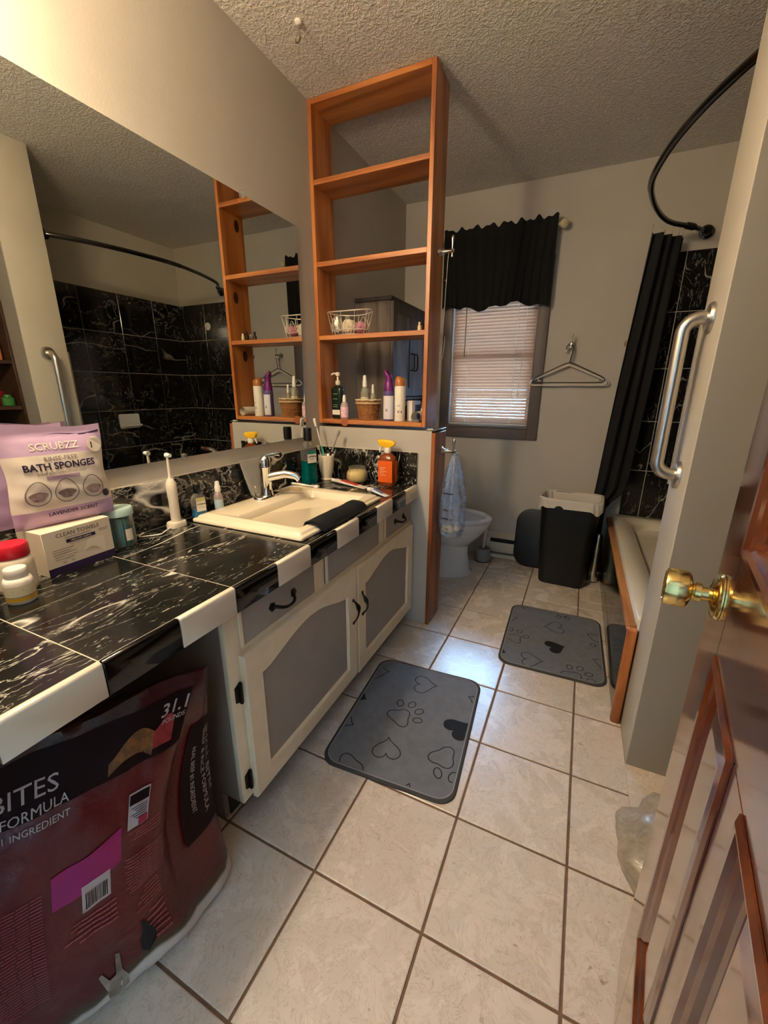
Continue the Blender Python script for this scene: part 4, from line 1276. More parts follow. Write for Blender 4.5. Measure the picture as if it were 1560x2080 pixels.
m_inkgrey = M('grey_print', S(120, 106, 104), .6)
m_paper = M('label_paper', S(232, 224, 206), .6)

# box of towels
bxl = (.064, -1.303, HC + .0005)
tx = thing('towel_box', 'cream carton of disposable clean towels on the counter', 'carton', bxl, R(2))
bw, bd_, bh = .104, .166, .113
MB().box(-bw / 2, bw / 2, -bd_ / 2, bd_ / 2, 0, bh).build('carton', M('cream_card', S(228, 214, 190), .55), tx, bevel=.0008)
MB().box(bw / 2, bw / 2 + .0004, -bd_ / 2, bd_ / 2, .0, .020).build('base_band', m_ink2, tx, smooth=False)
F1 = lambda z: (lambda x, y: (bw / 2 + .0006, x, z + y))
lettering('CLEAN TOWELS', .0145, F1(.098), M('brown_print', S(70, 54, 46), .6), tx)
MB().grid(lambda u, v: (bw / 2 + .0005, .004 + (u - .5) * .072, .079 + (v - .5) * .009), 1, 1).build('pill_badge', m_ink2, tx, smooth=False, flipfix=False)
lettering('HEALTHY AGING', .0066, lambda x, y: (bw / 2 + .0009, .004 + x, .0788 + y), m_paper, tx, .012)
ln = []
for k, (z, a, b) in enumerate(((.088, -.035, .03), (.062, -.067, -.018), (.056, -.067, -.026), (.050, -.067, -.012), (.043, -.064, -.012), (.037, -.064, -.020), (.086, .05, .076), (.082, .05, .072))):
    ln.append([(a, z), (b, z), (b, z + .0014), (a, z + .0014)])
shapes(ln, lambda x, y: (bw / 2 + .0006, x, y), 'small_print', m_inkgrey, tx)
lettering('50', .009, lambda x, y: (bw / 2 + .0006, -.045 + x, .027 + y), m_inkgrey, tx); lettering('XL', .009, lambda x, y: (bw / 2 + .0006, -.024 + x, .027 + y), m_inkgrey, tx)
MB().grid(lambda u, v: (bw / 2 + .0005, lerp(.0 + .018 * v, .060, u), lerp(.033 + .014 * math.sin(u * 4), .068, v)), 8, 4).build('printed_cloth', M('pale_print', S(238, 226, 206), .6), tx, flipfix=False)

# bags of bath sponges standing on the carton
m_lav = M('lavender_film', S(196, 166, 196), .32, var=.08, vscale=18)
m_bagw = M('cream_film', S(232, 220, 204), .32)
def pouch(name, label, loc, rz, w, h, th, front, tiltx=0.):
    p = thing(name, label, 'pouch', loc, rot=(0, tiltx, rz))
    def surf(side):
        def f(u, v):
            y = (u - .5) * w * (1 + .02 * math.sin(v * 9)) * (1 - .04 * (1 - abs(2 * v - 1)))
            z = h * v
            b = (1 - abs(2 * u - 1) ** 4) * (math.sin(PI * min(1, max(0, v * 1.12))) ** .6 if v < .89 else 0)
            b *= th / 2
            wr = .0022 * mnoise.noise(Vector((u * 6, v * 7, side * 3. + w))) + .0012 * math.sin(v * 40 + u * 12) * (1 - v)
            z += .006 * math.sin(u * 5 + 1) * (v > .95)
            return (side * (b + .0008) + wr * (b > .002), y, z)
        return f
    return p, surf
pl_, sf = pouch('sponge_pouch', 'lavender and cream pouch of rinse-free bath sponges on the towel carton', (.068, -1.292, HC + bh + .003), R(-7), .222, .246, .046, None)
fr_ = sf(1); bk_ = sf(-1)
def band(f, v0, v1, mt, nm): return MB().grid(lambda u, v: f(u, lerp(v0, v1, v)), 26, max(2, int((v1 - v0) * 34))).build(nm, mt, pl_, ang=80, flipfix=False)
band(fr_, .0, .17, m_lav, 'lower_band'); band(fr_, .17, .72, m_bagw, 'film'); band(fr_, .72, 1., m_lav, 'upper_band'); band(bk_, 0, 1, m_lav, 'back_film')
BW, BH = .222, .246
def PF(x, y, o=.0012):      # x from the left edge, y up, both metres on the front
    u = min(1, max(0, x / BW)); v = min(1, max(0, y / BH))
    q = fr_(u, v); return (q[0] + o, q[1], q[2])
def pletter(s, size, x, y, mt, bold=0., sx=1.): lettering(s, size, lambda a, b: PF(x + a, y + b, .0016), mt, pl_, bold, sx=sx)
pletter('SCRUBZZ', .024, .110, .196, m_paper, .008)
pletter('RINSE-FREE', .0150, .116, .166, m_inkgrey, .004)
pletter('BATH SPONGES', .0232, .113, .148, m_ink2, .028, .98)
pletter('SOAP & SHAMPOO INFUSED', .0088, .113, .131, m_inkgrey)
shapes([[(x, y) for x, y in [(lerp(.075, .15, i / 6), .116) for i in range(7)] + [(lerp(.15, .075, i / 6), .125) for i in range(7)]]], lambda x, y: PF(x, y), 'pill_badge', M('mauve_print', S(170, 140, 160), .5), pl_)
for cx_ in (.052, .113, .176):
    dp = []
    for k in range(28):
        t = 2 * PI * k / 28
        r = .026 * (1 + .28 * max(0, math.cos(t - PI / 2)) ** 6)
        dp.append((cx_ + r * math.cos(t), .082 + r * math.sin(t)))
    shapes(ribbon(dp, .0022), lambda x, y: PF(x, y, .0014), 'drop_outline', m_inkgrey, pl_)
    bl_ = [(cx_ + .019 * math.cos(t) * (1 + .2 * math.sin(3 * t)), .078 + .012 * math.sin(t)) for t in [2 * PI * k / 18 for k in range(18)]]
    shapes([bl_], lambda x, y: PF(x, y, .0020), 'drop_picture', M('picture_print', S(150, 130, 128), .5, var=.4, vscale=90), pl_)
pletter('LAVENDER SCENT', .0135, .122, .029, m_ink2, .012)
for x, y, r, mt in ((.201, .192, .020, m_bagw), (.205, .060, .010, m_ink2)):
    shapes([[(x + r * math.cos(2 * PI * k / 20), y + r * math.sin(2 * PI * k / 20)) for k in range(20)]], lambda a, b: PF(a, b, .0022), 'badge', mt, pl_)
pletter('1', .022, .192, .190, m_ink2, .02)
MB().grid(lambda u, v: (lambda q: (q[0] + .001, q[1], q[2]))(fr_(lerp(.40, .98, u), .90 + .012 * math.sin(u * 7) + .020 * v * u)), 14, 1).build('torn_strip', m_ink2, pl_, flipfix=False)
p2_, sf2 = pouch('sponge_pouch', 'second lavender pouch standing behind the sponge pouch', (.020, -1.345, HC + bh + .003), R(-5), .20, .250, .014, None)
for sd_, f_ in ((1, sf2(1)), (-1, sf2(-1))):
    MB().grid(f_, 20, 16).build('film', m_lav, p2_, ang=80, flipfix=False)

# jar of cotton swabs
jr = thing('swab_jar', 'clear round jar of teal cotton swabs beside the carton', 'jar', (.056, -1.158, HC + .0005))
lp(jr, 'jar_wall', [(.036, 0), (.0375, .003), (.0375, .095), (.0365, .095), (.0365, .003), (.005, .002)], m_clear, ang=50)
lp(jr, 'lid', [(.0395, .094), (.0395, .112), (.037, .116), (.006, .116)], M('frosted_mint_lid', S(176, 204, 196), .4), ang=50)
m_teal = M('teal_swab', S(24, 132, 138), .6)
sw_ = None
for k in range(60):
    a = rnd.random() * 2 * PI; r = .032 * math.sqrt(rnd.random()); r = r if k > 26 else .0325
    mb = MB().tube([(0, 0, .004), (0, 0, .088)], .0022, 5)
    if sw_ is None:
        sw_ = mb.mesh('swab'); sw_.materials.append(m_teal)
    o = bpy.data.objects.new('swab', sw_); COL.objects.link(o); o.parent = jr
    o.location = (r * math.cos(a), r * math.sin(a), 0); o.rotation_euler = (rnd.uniform(-.03, .03), rnd.uniform(-.03, .03), 0)
MB().grid(lambda u, v: (.0378 * math.cos(face((.056, -1.158)) + .55 + (u - .5) * .55), .0378 * math.sin(face((.056, -1.158)) + .55 + (u - .5) * .55), lerp(.02, .055, v)), 6, 1).build('price_label', m_paper, jr, flipfix=False)

# electric toothbrush
et = thing('electric_toothbrush', 'white electric toothbrush standing on its charger by the splash tiles', 'toothbrush', (.052, -.968, HC + .0005))
ch_ = MB().loft([[(p[0] * k, p[1] * k, z) for p in rr(.046, .066, .022, 6)] for z, k in ((0, 1), (.012, 1), (.018, .92))]).build('charger', m_offwhite, et, ang=50)
MB().tube(catmull([(.01, -.033, .006), (.02, -.06, .004), (.03, -.085, .003), (.012, -.11, .0025), (-.01, -.13, .0025), (-.03, -.10, .0025)], 5), .0022, 6).build('cord', m_white, ch_)
lp(et, 'handle', [(.0145, .016), (.0155, .03), (.0150, .09), (.0165, .125), (.0160, .150), (.010, .162), (.0085, .166)], m_offwhite, 20, ang=60)
MB().tube([(0, 0, .164), (0, 0, .18), (.001, 0, .235)], [.0062, .0048, .0038], 12).build('brush_neck', m_offwhite, et, ang=60)
MB().lathe([(.0075, 0), (.0078, .006), (.007, .010)], 14, (-.004, 0, .242), 'x').build('brush_head', m_white, et)
MB().lathe([(.0066, .010), (.0062, .019)], 12, (-.004, 0, .242), 'x').build('bristles', M('white_bristles', S(226, 226, 222), .9), et)

# pill bottles at the left edge
pb = thing('pill_bottle', 'small white supplement bottle with a yellow based label', 'bottle', (.188, -1.474, HC + .0005))
lp(pb, 'bottle_body', [(.024, 0), (.0265, .003), (.0265, .048), (.024, .055), (.019, .058)], m_white, ang=50)
lp(pb, 'cap', [(.0195, .057), (.0205, .058), (.0205, .075), (.019, .078), (.004, .078)], m_white, 32, ang=50)
th = face((.188, -1.474))
wrap(pb, .0268, .008, .043, M('cream_label', S(226, 214, 176), .5)); wrap(pb, .0269, .008, .017, M('yellow_label_band', S(206, 160, 40), .5), 'label_band')
wrap(pb, .02695, .0175, .019, m_inkgrey, 'label_line')
shapes([[( -.014, .032), (.006, .032), (.006, .0345), (-.014, .0345)], [(-.014, .026), (.012, .026), (.012, .0275), (-.014, .0275)]], lambda x, y: cylfn(.0270, th, 0)(x, y), 'small_print', m_inkgrey, pb)['kind'] = 'stuff'
rb = thing('pill_bottle', 'white bottle with a red screw lid behind the small supplement bottle', 'bottle', (.118, -1.447, HC + .0005))
lp(rb, 'bottle_body', [(.034, 0), (.037, .004), (.037, .070), (.034, .080), (.029, .084)], m_offwhite, ang=50)
lp(rb, 'cap', [(.0335, .083), (.0345, .085), (.0345, .106), (.032, .112), (.006, .113)], M('red_lid', S(196, 24, 44), .35), 40, ang=50)
wrap(rb, .0373, .012, .066, m_paper)
db = thing('pill_bottle', 'dark amber bottle with an orange cap, leftmost on the counter', 'bottle', (.205, -1.555, HC + .0005))
lp(db, 'bottle_body', [(.026, 0), (.0285, .003), (.0285, .056), (.022, .064)], M('dark_amber', S(60, 34, 18), .2), ang=50)
lp(db, 'cap', [(.023, .064), (.024, .066), (.024, .084), (.022, .087)], M('orange_cap', S(196, 110, 60), .4), 30, ang=50)
wrap(db, .0288, .008, .048, M('brown_label', S(52, 36, 30), .5))

# mouthwash
m_teal_l = M('teal_liquid', S(0, 120, 118), .05, trans=.55, ior=1.33)
def mouthwash(label, loc, H, w, liquid, level, capz):
    m = thing('mouthwash_bottle', label, 'bottle', loc)
    th = face(loc); rz = th
    m.rotation_euler = (0, 0, rz * .35)
    a = w; b = w * .72
    def rg_(k, z): return [(p[0] * k, p[1] * k, z) for p in rr(b, a, b * .34, 5)]
    s = H
    lo = MB().loft([rg_(.92, 0), rg_(1, .012 * s / .2), rg_(1, s * .16), rg_(.93, s * .185), rg_(.93, s * level)]).build('liquid', liquid, m, ang=50)
    up = [rg_(.94, s * level + .0005)]
    for z in (level + .04, .58): up.append(rg_(.94, s * z))
    up += [rg_(.9, s * .64), rg_(.6, s * .74), rg_(.42, s * .78)]
    MB().loft(up).build('shoulder', m_clear, m, ang=50)
    MB().lathe([(b * .30, s * .77), (b * .36, s * .79), (b * .36, s * .97), (b * .33, s)], 20).build('cap', m_blackcap, m, ang=50)
    return m, b, a
mwb, b_, a_ = mouthwash('tall mouthwash bottle half full of teal liquid beside the toothbrush cup', (.066, -.205, HC + .0005), .272, .078, m_teal_l, .42, 0)
def mlab(m, b, a, z0, z1, txt, size, mt):
    MB().box(b / 2 * .955, b / 2 + .0008, -a * .33, a * .33, z0, z1).build('label', m_paper, m, bevel=.0003)
    MB().box(b / 2 * .955, b / 2 + .0009, -a * .33, a * .33, lerp(z0, z1, .72), z1).build('label_band', mt, m, smooth=False)
    lettering(txt, size, lambda x, y: (b / 2 + .0014, x, lerp(z0, z1, .52) + y), m_ink, m, .03)
    lettering('FRESHBURST' if size > .009 else 'MOUTHWASH', size * .5, lambda x, y: (b / 2 + .0014, x, lerp(z0, z1, .30) + y), m_ink, m, .01)
mlab(mwb, b_, a_, .105, .165, 'LISTERINE', .0105, M('green_label_band', S(40, 120, 100), .4))
mws, b_, a_ = mouthwash('small mouthwash bottle with blue liquid next to the electric toothbrush', (.050, -.868, HC + .0005), .122, .050, M('blue_liquid', S(60, 130, 170), .1, trans=.4), .30, 0)
mlab(mws, b_, a_, .030, .080, 'LISTERINE', .0066, M('gold_label_band', S(196, 186, 120), .4))

sp = thing('spray_bottle', 'small clear spray bottle with a white cap by the sink corner', 'bottle', (.046, -.772, HC + .0005))
lp(sp, 'bottle_body', [(.014, 0), (.0165, .003), (.0165, .062), (.012, .072), (.0085, .076)], M('pinkish_clear_plastic', S(206, 186, 184), .15, trans=.5), ang=50)
lp(sp, 'cap', [(.0095, .076), (.0105, .078), (.0105, .098), (.0085, .102), (.0075, .116), (.004, .118)], m_white, 20, ang=50)
wrap(sp, .0168, .012, .05, M('pale_blue_label', S(170, 190, 196), .5), th0=face((.046, -.772)), span=2.6)

tu = thing('squeeze_tube', 'frosted plastic squeeze tube standing upright behind the faucet', 'tube', (.036, -.552, HC + .0005))
MB().loft([[(t * math.cos(2 * PI * q / 24) - .014 * k, w * math.sin(2 * PI * q / 24), .170 * k) for q in range(24)] for k, w, t in ((.10, .030, .015), (.2, .036, .015), (.45, .050, .012), (.8, .066, .005), (1, .074, .0012))]).build('tube_body', translucent('frosted_plastic', S(206, 204, 196), .55, .4, .12), tu, ang=60)
MB().lathe([(.020, 0), (.020, .016), (.016, .0175)], 20).build('cap', m_offwhite, tu)

# cup with toothbrushes
cu = thing('toothbrush_cup', 'white footed ceramic toothbrush cup in the counter corner', 'cup', (.092, -.088, HC + .0005))
nrb = 28
MB().loft([[(r * (1 + .012 * (q % 2)) * math.cos(2 * PI * q / 56), r * (1 + .012 * (q % 2)) * math.sin(2 * PI * q / 56), z) for q in range(56)] for r, z in ((.030, 0), (.031, .004), (.026, .010), (.029, .022), (.036, .05), (.040, .085), (.0415, .118), (.042, .126), (.0405, .128), (.038, .125), (.034, .06), (.004, .03))]).build('cup_body', m_porc, cu, ang=50)
def toothbrush(label, base, top, mt, mt2):
    t = thing('toothbrush', label, 'toothbrush', base)
    v = Vector(top) - Vector(base); L = v.length
    t.rotation_euler = v.to_track_quat('Z', 'Y').to_euler()
    MB().tube([(0, 0, 0), (0, 0, L * .3), (0, 0, L * .6), (0, 0, L * .86)], [.0045, .0055, .0042, .0026], 8).build('handle', mt, t)
    MB().tube([(0, 0, L * .32), (0, 0, L * .5)], [.0060, .0050], 8).build('grip', mt2, t)
    MB().box(-.004, .004, -.0055, .0055, L * .84, L).build('head', mt, t, bevel=.002)
    MB().box(.004, .014, -.005, .005, L * .855, L * .99).build('bristles', M('tan_bristles', S(220, 214, 196), .9), t, bevel=.001)
    return t
zc = HC + .034
toothbrush('white and mint toothbrush standing tallest in the cup', (.098, -.083, zc), (.040, -.104, 1.078), m_white, M('mint_grip', S(90, 190, 160), .4))
toothbrush('grey toothbrush with dark bristles leaning right in the cup', (.080, -.094, zc), (.166, -.072, 1.022), M('grey_plastic', S(140, 136, 130), .35), m_black)
toothbrush('short white toothbrush leaning left at the front of the cup', (.098, -.098, zc), (.062, -.115, .945), m_white, m_white)

# candle
cdl = thing('jar_candle', 'round glass jar candle of pale yellow wax', 'candle', (.272, -.088, HC + .0005))
lp(cdl, 'wax', [(.030, .002), (.046, .012), (.0515, .032), (.049, .052), (.041, .060), (.008, .058)], M('yellow_wax', S(222, 196, 112), .45), ang=50)
lp(cdl, 'glass', [(.033, 0), (.049, .010), (.0545, .034), (.051, .056), (.043, .066), (.043, .082), (.0415, .082), (.0415, .066), (.049, .055), (.0525, .034), (.047, .011), (.03, .003)], m_clear, ang=50)
MB().tube([(0, 0, .058), (.001, 0, .070)], .0012, 5).build('wick', m_ink, cdl)

# orange spray cleaner
os_ = thing('trigger_spray', 'amber spray bottle with orange label and yellow trigger', 'bottle', (.432, -.070, HC + .0005), R(0))
m_amber = M('amber_plastic', S(150, 66, 8), .12, trans=.35)
MB().loft([[(p[0] * k, p[1] * k, z) for p in rr(.090, .058, .024, 5)] for z, k in ((0, .9), (.006, 1), (.118, 1), (.140, .86), (.152, .50), (.160, .34))]).build('bottle_body', m_amber, os_, ang=50)
MB().grid(lambda u, v: ((u - .5) * .074, -.0296, lerp(.018, .122, v)), 1, 1).build('label', M('orange_label', S(226, 92, 16), .45), os_, flipfix=False)
MB().grid(lambda u, v: (.0456, (u - .5) * .03, lerp(.018, .122, v)), 1, 1).build('label', M('orange_label_side', S(226, 92, 16), .45), os_, flipfix=False)
ln = [[(-.028, z), (-.028 + L_, z), (-.028 + L_, z + .0016), (-.028, z + .0016)] for z, L_ in ((.088, .030), (.080, .024), (.070, .036), (.062, .020), (.052, .03))]
shapes(ln, lambda x, y: (x, -.0300, y), 'small_print', m_paper, os_)
lp(os_, 'collar', [(.0155, .158), (.0165, .160), (.0165, .182), (.0145, .184)], m_white, 20, ang=50)
m_yel = M('yellow_plastic', S(242, 188, 30), .35)
MB().prism([(-.046, .205), (-.040, .188), (-.012, .184), (.018, .184), (.034, .194), (.042, .206), (.030, .217), (-.030, .222), (-.044, .219)], -.011, .011, 'y').build('trigger_head', m_yel, os_, bevel=.004, seg=2)
MB().tube([(-.030, 0, .192), (-.037, 0, .176), (-.044, 0, .158)], [.006, .005, .0035], 8).build('trigger', m_white, os_)
MB().box(-.052, -.045, -.007, .007, .206, .218).build('nozzle', m_yel, os_, bevel=.002)

# toothpaste tubes, soap, toothbrush and cloth round the sink
def flat_tube(label, a, b, w, mt, mt2, z):
    a, b = Vector(a), Vector(b)
    L = (b - a).length
    t = thing('toothpaste_tube', label, 'tube', (a.x, a.y, z), math.atan2(b.y - a.y, b.x - a.x))
    rings = []
    for k, (x, ww, hh) in enumerate(((.012, .35, .85), (.02, .75, .9), (L * .45, .95, .6), (L * .8, 1, .25), (L, 1.02, .06))):
        rings.append([(x, ww * w / 2 * math.cos(2 * PI * q / 14), .0115 * hh * (1 + math.sin(2 * PI * q / 14)) + .0006) for q in range(14)])
    MB().loft(rings).build('tube_body', mt, t, ang=60)
    MB().lathe([(.009, -.012), (.0095, .0), (.0085, .012)], 14, (0, 0, .0102), 'x').build('cap', m_white, t)
    MB().grid(lambda u, v: (lerp(L * .25, L * .75, u), (v - .5) * w * .6, .0115 * 2 * lerp(.8, .32, u) + .0014), 6, 1).build('label_stripe', mt2, t, flipfix=False)
    return t
flat_tube('squeezed red and white toothpaste tube lying behind the sink', (.165, -.135), (.375, -.185), .046, M('white_tube', S(224, 214, 204), .35), M('red_tube_print', S(196, 52, 44), .4), HC)
flat_tube('small blue and white toothpaste tube at the sink front corner', (.418, -.235), (.53, -.285), .030, M('pale_tube', S(210, 216, 220), .35), M('blue_tube_print', S(70, 110, 170), .4), HC)
so = tag(MB().loft([[(p[0] * k, p[1] * k, z) for p in rr(.055, .026, .010, 4)] for z, k in ((0, .9), (.003, 1), (.005, 1), (.0075, .85))]).build('soap_sliver', M('tan_soap', S(208, 176, 132), .5), None, ang=60), 'thin tan sliver of soap on the sink rim', 'soap')
so.location = (.165, -.455, HC + .0290); so.rotation_euler = (0, 0, R(20))
toothbrush('white toothbrush lying on the back corner of the sink', (.085, -.372, HC + .0345), (.235, -.385, HC + .0345), m_white, m_white)
ckz = HC
def drape(u, v):
    # v across the rim (inside -> outside), u along it
    prof = [(.462, -.035), (.474, -.005), (.480, .022), (.486, .036), (.500, .037), (.514, .034), (.524, .028), (.534, .018), (.541, .007), (.545, .0032)]
    f = v * (len(prof) - 1); i = min(int(f), len(prof) - 2); t = f - i
    x = lerp(prof[i][0], prof[i + 1][0], t); z = lerp(prof[i][1], prof[i + 1][1], t)
    y = lerp(-.830, -.520, u) + (.035 * (v - .5)) - .012 * v * math.sin(u * 5)
    nz = mnoise.noise(Vector((u * 5, v * 3, 2.)))
    return (x + .004 * nz * v, y, z + max(0, .005 * nz + .003) * (.3 + v) + ckz)
cl0 = thing('wash_cloth', 'black wash cloth draped over the front rim of the sink', 'cloth', (.50, -.68, HC + .03))
mb = MB().grid(drape, 40, 24)
o = mb.build('cloth', m_cloth, cl0, world=(.50, -.68, HC + .03), ang=80)
md = o.modifiers.new('thick', 'SOLIDIFY'); md.thickness = .0035; md.offset = 1.0

# ================================================================== SHELF THINGS
Z0 = 1.0685
pm = thing('pump_bottle', 'dark green pump bottle on the lowest shelf against the side panel', 'bottle', (.070, .085, Z0))
MB().loft([[(p[0] * k, p[1] * k, z) for p in rr(.062, .048, .014, 4)] for z, k in ((0, .96), (.004, 1.), (.10, 1.06), (.150, 1.1), (.158, 1.0), (.166, .4), (.172, .32))]).build('bottle_body', M('dark_green_plastic', S(26, 40, 22), .18, trans=.15), pm, ang=50)
MB().grid(lambda u, v: ((u - .5) * .046, -.0262, lerp(.02, .045, v)), 1, 1).build('label', m_paper, pm, flipfix=False)
shapes([[(-.016, z), (.012, z), (.012, z + .002), (-.016, z + .002)] for z in (.06, .07, .10, .125)], lambda x, y: (x, -.0285, y), 'small_print', M('pale_green_print', S(150, 160, 120), .5), pm)
lp(pm, 'pump', [(.012, .172), (.013, .174), (.013, .192), (.006, .195), (.005, .215), (.011, .217), (.012, .232), (.008, .236)], m_offwhite, 18, ang=50)
MB().tube([(0, 0, .228), (-.018, -.014, .229), (-.028, -.021, .222)], [.006, .005, .004], 8).build('spout', m_offwhite, pm)
pk = thing('mist_bottle', 'small clear bottle with pink label and white spray top', 'bottle', (.128, .048, Z0))
lp(pk, 'bottle_body', [(.019, 0), (.0205, .003), (.0205, .070), (.016, .082), (.008, .088)], M('clear_pink_plastic', S(226, 206, 204), .1, trans=.5), ang=50)
wrap(pk, .0208, .010, .062, M('pink_label', S(226, 186, 190), .5, var=.25, vscale=60)); lp(pk, 'cap', [(.0095, .086), (.010, .088), (.009, .106), (.0065, .120), (.004, .122)], m_white, 16, ang=50)
wk = thing('wicker_basket', 'round wicker basket with a pale rim on the lowest shelf', 'basket', (.252, .083, Z0))
m_wick = M('brown_wicker', S(150, 100, 52), .6, var=.3, vscale=60)
def wick(u, v):
    row = int(v * 13.99); a = 2 * PI * u
    r = lerp(.050, .063, v) + .0022 * math.sin(a * 16 + row * PI) + .0012 * math.cos(v * 14 * 2 * PI)
    return (r * math.cos(a), r * math.sin(a), .002 + .078 * v)
MB().grid(wick, 128, 42).build('weave', m_wick, wk, ang=80)
lp(wk, 'base', [(.05, .0008), (.05, .004)], m_wick)
MB().tube([(.0645 * math.cos(R(a)), .0645 * math.sin(R(a)), .082 + .001 * math.sin(R(a * 14))) for a in range(0, 360, 6)], .0042, 7, closed=True).build('rim', M('pale_rim_braid', S(196, 172, 130), .7, var=.25, vscale=90), wk)
MB().tube([(.0655 * math.cos(R(a)), .0655 * math.sin(R(a)), .098 + .0015 * math.sin(R(a * 9))) for a in range(0, 360, 6)], .0036, 7, closed=True).build('rim', M('pale_rim_braid_top', S(206, 186, 148), .7, var=.25, vscale=90), wk)
lp(wk, 'rim_band', [(.063, .083), (.0648, .097), (.0628, .097), (.061, .083)], m_wick, cap0=False, cap1=False)
def mist(label, loc, r, H):
    m = thing('mist_bottle', label, 'bottle', loc)
    lp(m, 'bottle_body', [(r * .92, 0), (r, .003), (r, H * .60), (r * .75, H * .70), (r * .4, H * .74)], M('clear_amber_plastic', S(206, 198, 176), .1, trans=.6), 20, ang=50)
    wrap(m, r * 1.01, H * .1, H * .5, M('cream_bottle_label', S(206, 196, 160), .5))
    lp(m, 'cap', [(r * .5, H * .73), (r * .55, H * .75), (r * .5, H * .86), (r * .42, H * .9), (r * .38, H * .98), (r * .2, H)], m_white, 16, ang=50)
mist('larger clear spray bottle standing in the wicker basket', (.228, .088, Z0 + .0050), .022, .215)
mist('smaller clear spray bottle standing in the wicker basket', (.274, .090, Z0 + .0050), .014, .170)
pu = thing('air_freshener', 'purple air freshener spray with a curved top on the lowest shelf', 'spray can', (.382, .050, Z0))
m_purp = M('purple_plastic', S(110, 40, 104), .22, metal=.3)
lp(pu, 'can', [(.026, 0), (.0275, .004), (.0275, .130), (.026, .142)], M('violet_can', S(88, 70, 120), .3), ang=50)
wrap(pu, .0278, .008, .120, M('white_violet_label', S(216, 208, 210), .4), th0=face((.382, .05)) - .2, span=2.4)
shapes([[(-.011, .045), (-.002, .045), (-.002, .058), (-.011, .058)], [(-.011, .018), (.012, .018), (.012, .026), (-.011, .026)], [(-.011, .10), (.01, .10), (.01, .103), (-.011, .103)], [(-.011, .085), (.01, .085), (.01, .0872), (-.011, .0872)]], cylfn(.0281, face((.382, .05)) - .2, 0), 'small_print', m_ink2, pu)
MB().loft([[(dx + r * math.cos(2 * PI * q / 20), r * .92 * math.sin(2 * PI * q / 20), z + .014 * s * math.cos(2 * PI * q / 20)) for q in range(20)] for dx, r, z, s in ((0, .0265, .140, 0), (0, .0255, .160, 0), (-.001, .020, .182, 0), (-.002, .0175, .200, -.2), (-.004, .021, .217, -.6), (-.007, .018, .230, -.8), (-.010, .006, .236, -.8))]).build('trigger_top', m_purp, pu, ang=70)
bc = thing('air_freshener', 'white spray can with a copper brown cap beside the purple one', 'spray can', (.446, .040, Z0))
lp(bc, 'can', [(.025, 0), (.0265, .003), (.0265, .160), (.0250, .166)], m_paper, ang=50)
shapes([[(-.012, .040), (-.002, .040), (-.002, .052), (-.012, .052)], [(-.012, .070), (-.001, .070), (-.001, .078), (-.012, .078)], [(-.012, .020), (.012, .020), (.012, .030), (-.012, .030)], [(.004, .04), (.01, .04), (.01, .05), (.004, .05)]] + [[(-.010, z), (.010, z), (.010, z + .0018), (-.010, z + .0018)] for z in (.095, .102, .109, .116, .125, .14)], cylfn(.0268, face((.446, .04)), 0), 'small_print', m_inkgrey, bc)
MB().loft([[(r * math.cos(2 * PI * q / 22), r * math.sin(2 * PI * q / 22), z + s * math.cos(2 * PI * q / 22)) for q in range(22)] for r, z, s in ((.0262, .166, 0), (.0262, .182, 0), (.0245, .197, -.004), (.015, .207, -.005), (.004, .210, -.002))]).build('cap', M('copper_brown_cap', S(168, 102, 48), .3), bc, ang=60)
wcx = tag(MB().box(-.014, .014, -.02, .02, 0, .098).build('small_carton', m_paper, None, bevel=.001), 'narrow white carton behind the copper capped can', 'carton')
wcx.location = (.482, .098, Z0)
cto = tag(MB().lathe([(.0245, 0), (.0245, .105), (.0230, .105), (.0230, 0.0)], 28, (0, 0, 0), 'y', False, False).add([], []).build('cardboard_tube', M('white_card_tube', S(206, 196, 178), .7), None, ang=50, weld=True), 'short white cardboard tube lying at the end of the lowest shelf', 'tube')
cto.location = (.5435, .006, Z0 + .0247); cto.rotation_euler = (0, 0, R(6))
cb = thing('pump_bottle', 'small clear bottle with a white lid behind the cardboard tube', 'bottle', (.536, .148, Z0))
lp(cb, 'bottle_body', [(.017, 0), (.0185, .003), (.0185, .075), (.012, .088)], m_clear, ang=50)
lp(cb, 'cap', [(.012, .087), (.013, .089), (.013, .110), (.010, .114)], m_white, 16, ang=50); wrap(cb, .0187, .015, .06, m_paper)

# wire basket on the third shelf with bath trinkets
Z3 = SHZ[2] + .0006
wbk = thing('wire_basket', 'white oval wire basket with scrolled sides on the third shelf', 'basket', (.150, .084, Z3))
m_wire = M('cream_wire', S(206, 196, 176), .4, metal=.2)
def ov(a, b, z, n=48, dz=0): return [(a * math.cos(2 * PI * k / n), b * math.sin(2 * PI * k / n), z + dz * math.cos(4 * PI * k / n)) for k in range(n)]
MB().tube(ov(.122, .070, .110, dz=.004), .0028, 6, closed=True).build('top_ring', m_wire, wbk)
MB().tube(ov(.095, .052, .004), .0022, 6, closed=True).build('base_ring', m_wire, wbk); MB().tube(ov(.099, .055, .026), .0018, 6, closed=True).build('lower_ring', m_wire, wbk)
for k in range(10):
    a = 2 * PI * k / 10 + .2
    MB().tube([(lerp(.095, .122, t) * math.cos(a), lerp(.052, .070, t) * math.sin(a), lerp(.004, .110, t)) for t in (0, .33, .66, 1)], .0014, 5).build('upright', m_wire, wbk)
for k in range(8):
    a0 = 2 * PI * k / 8
    pts = []
    for q in range(15):
        t = q / 14; a = a0 + t * .75
        z = .040 + .035 * math.sin(t * 2 * PI) + .02 * t
        s = lerp(.095, .122, z / .11) / 1.0
        pts.append((s * math.cos(a), s * .57 * math.sin(a), z))
    MB().tube(pts, .0014, 5).build('scroll', m_wire, wbk)
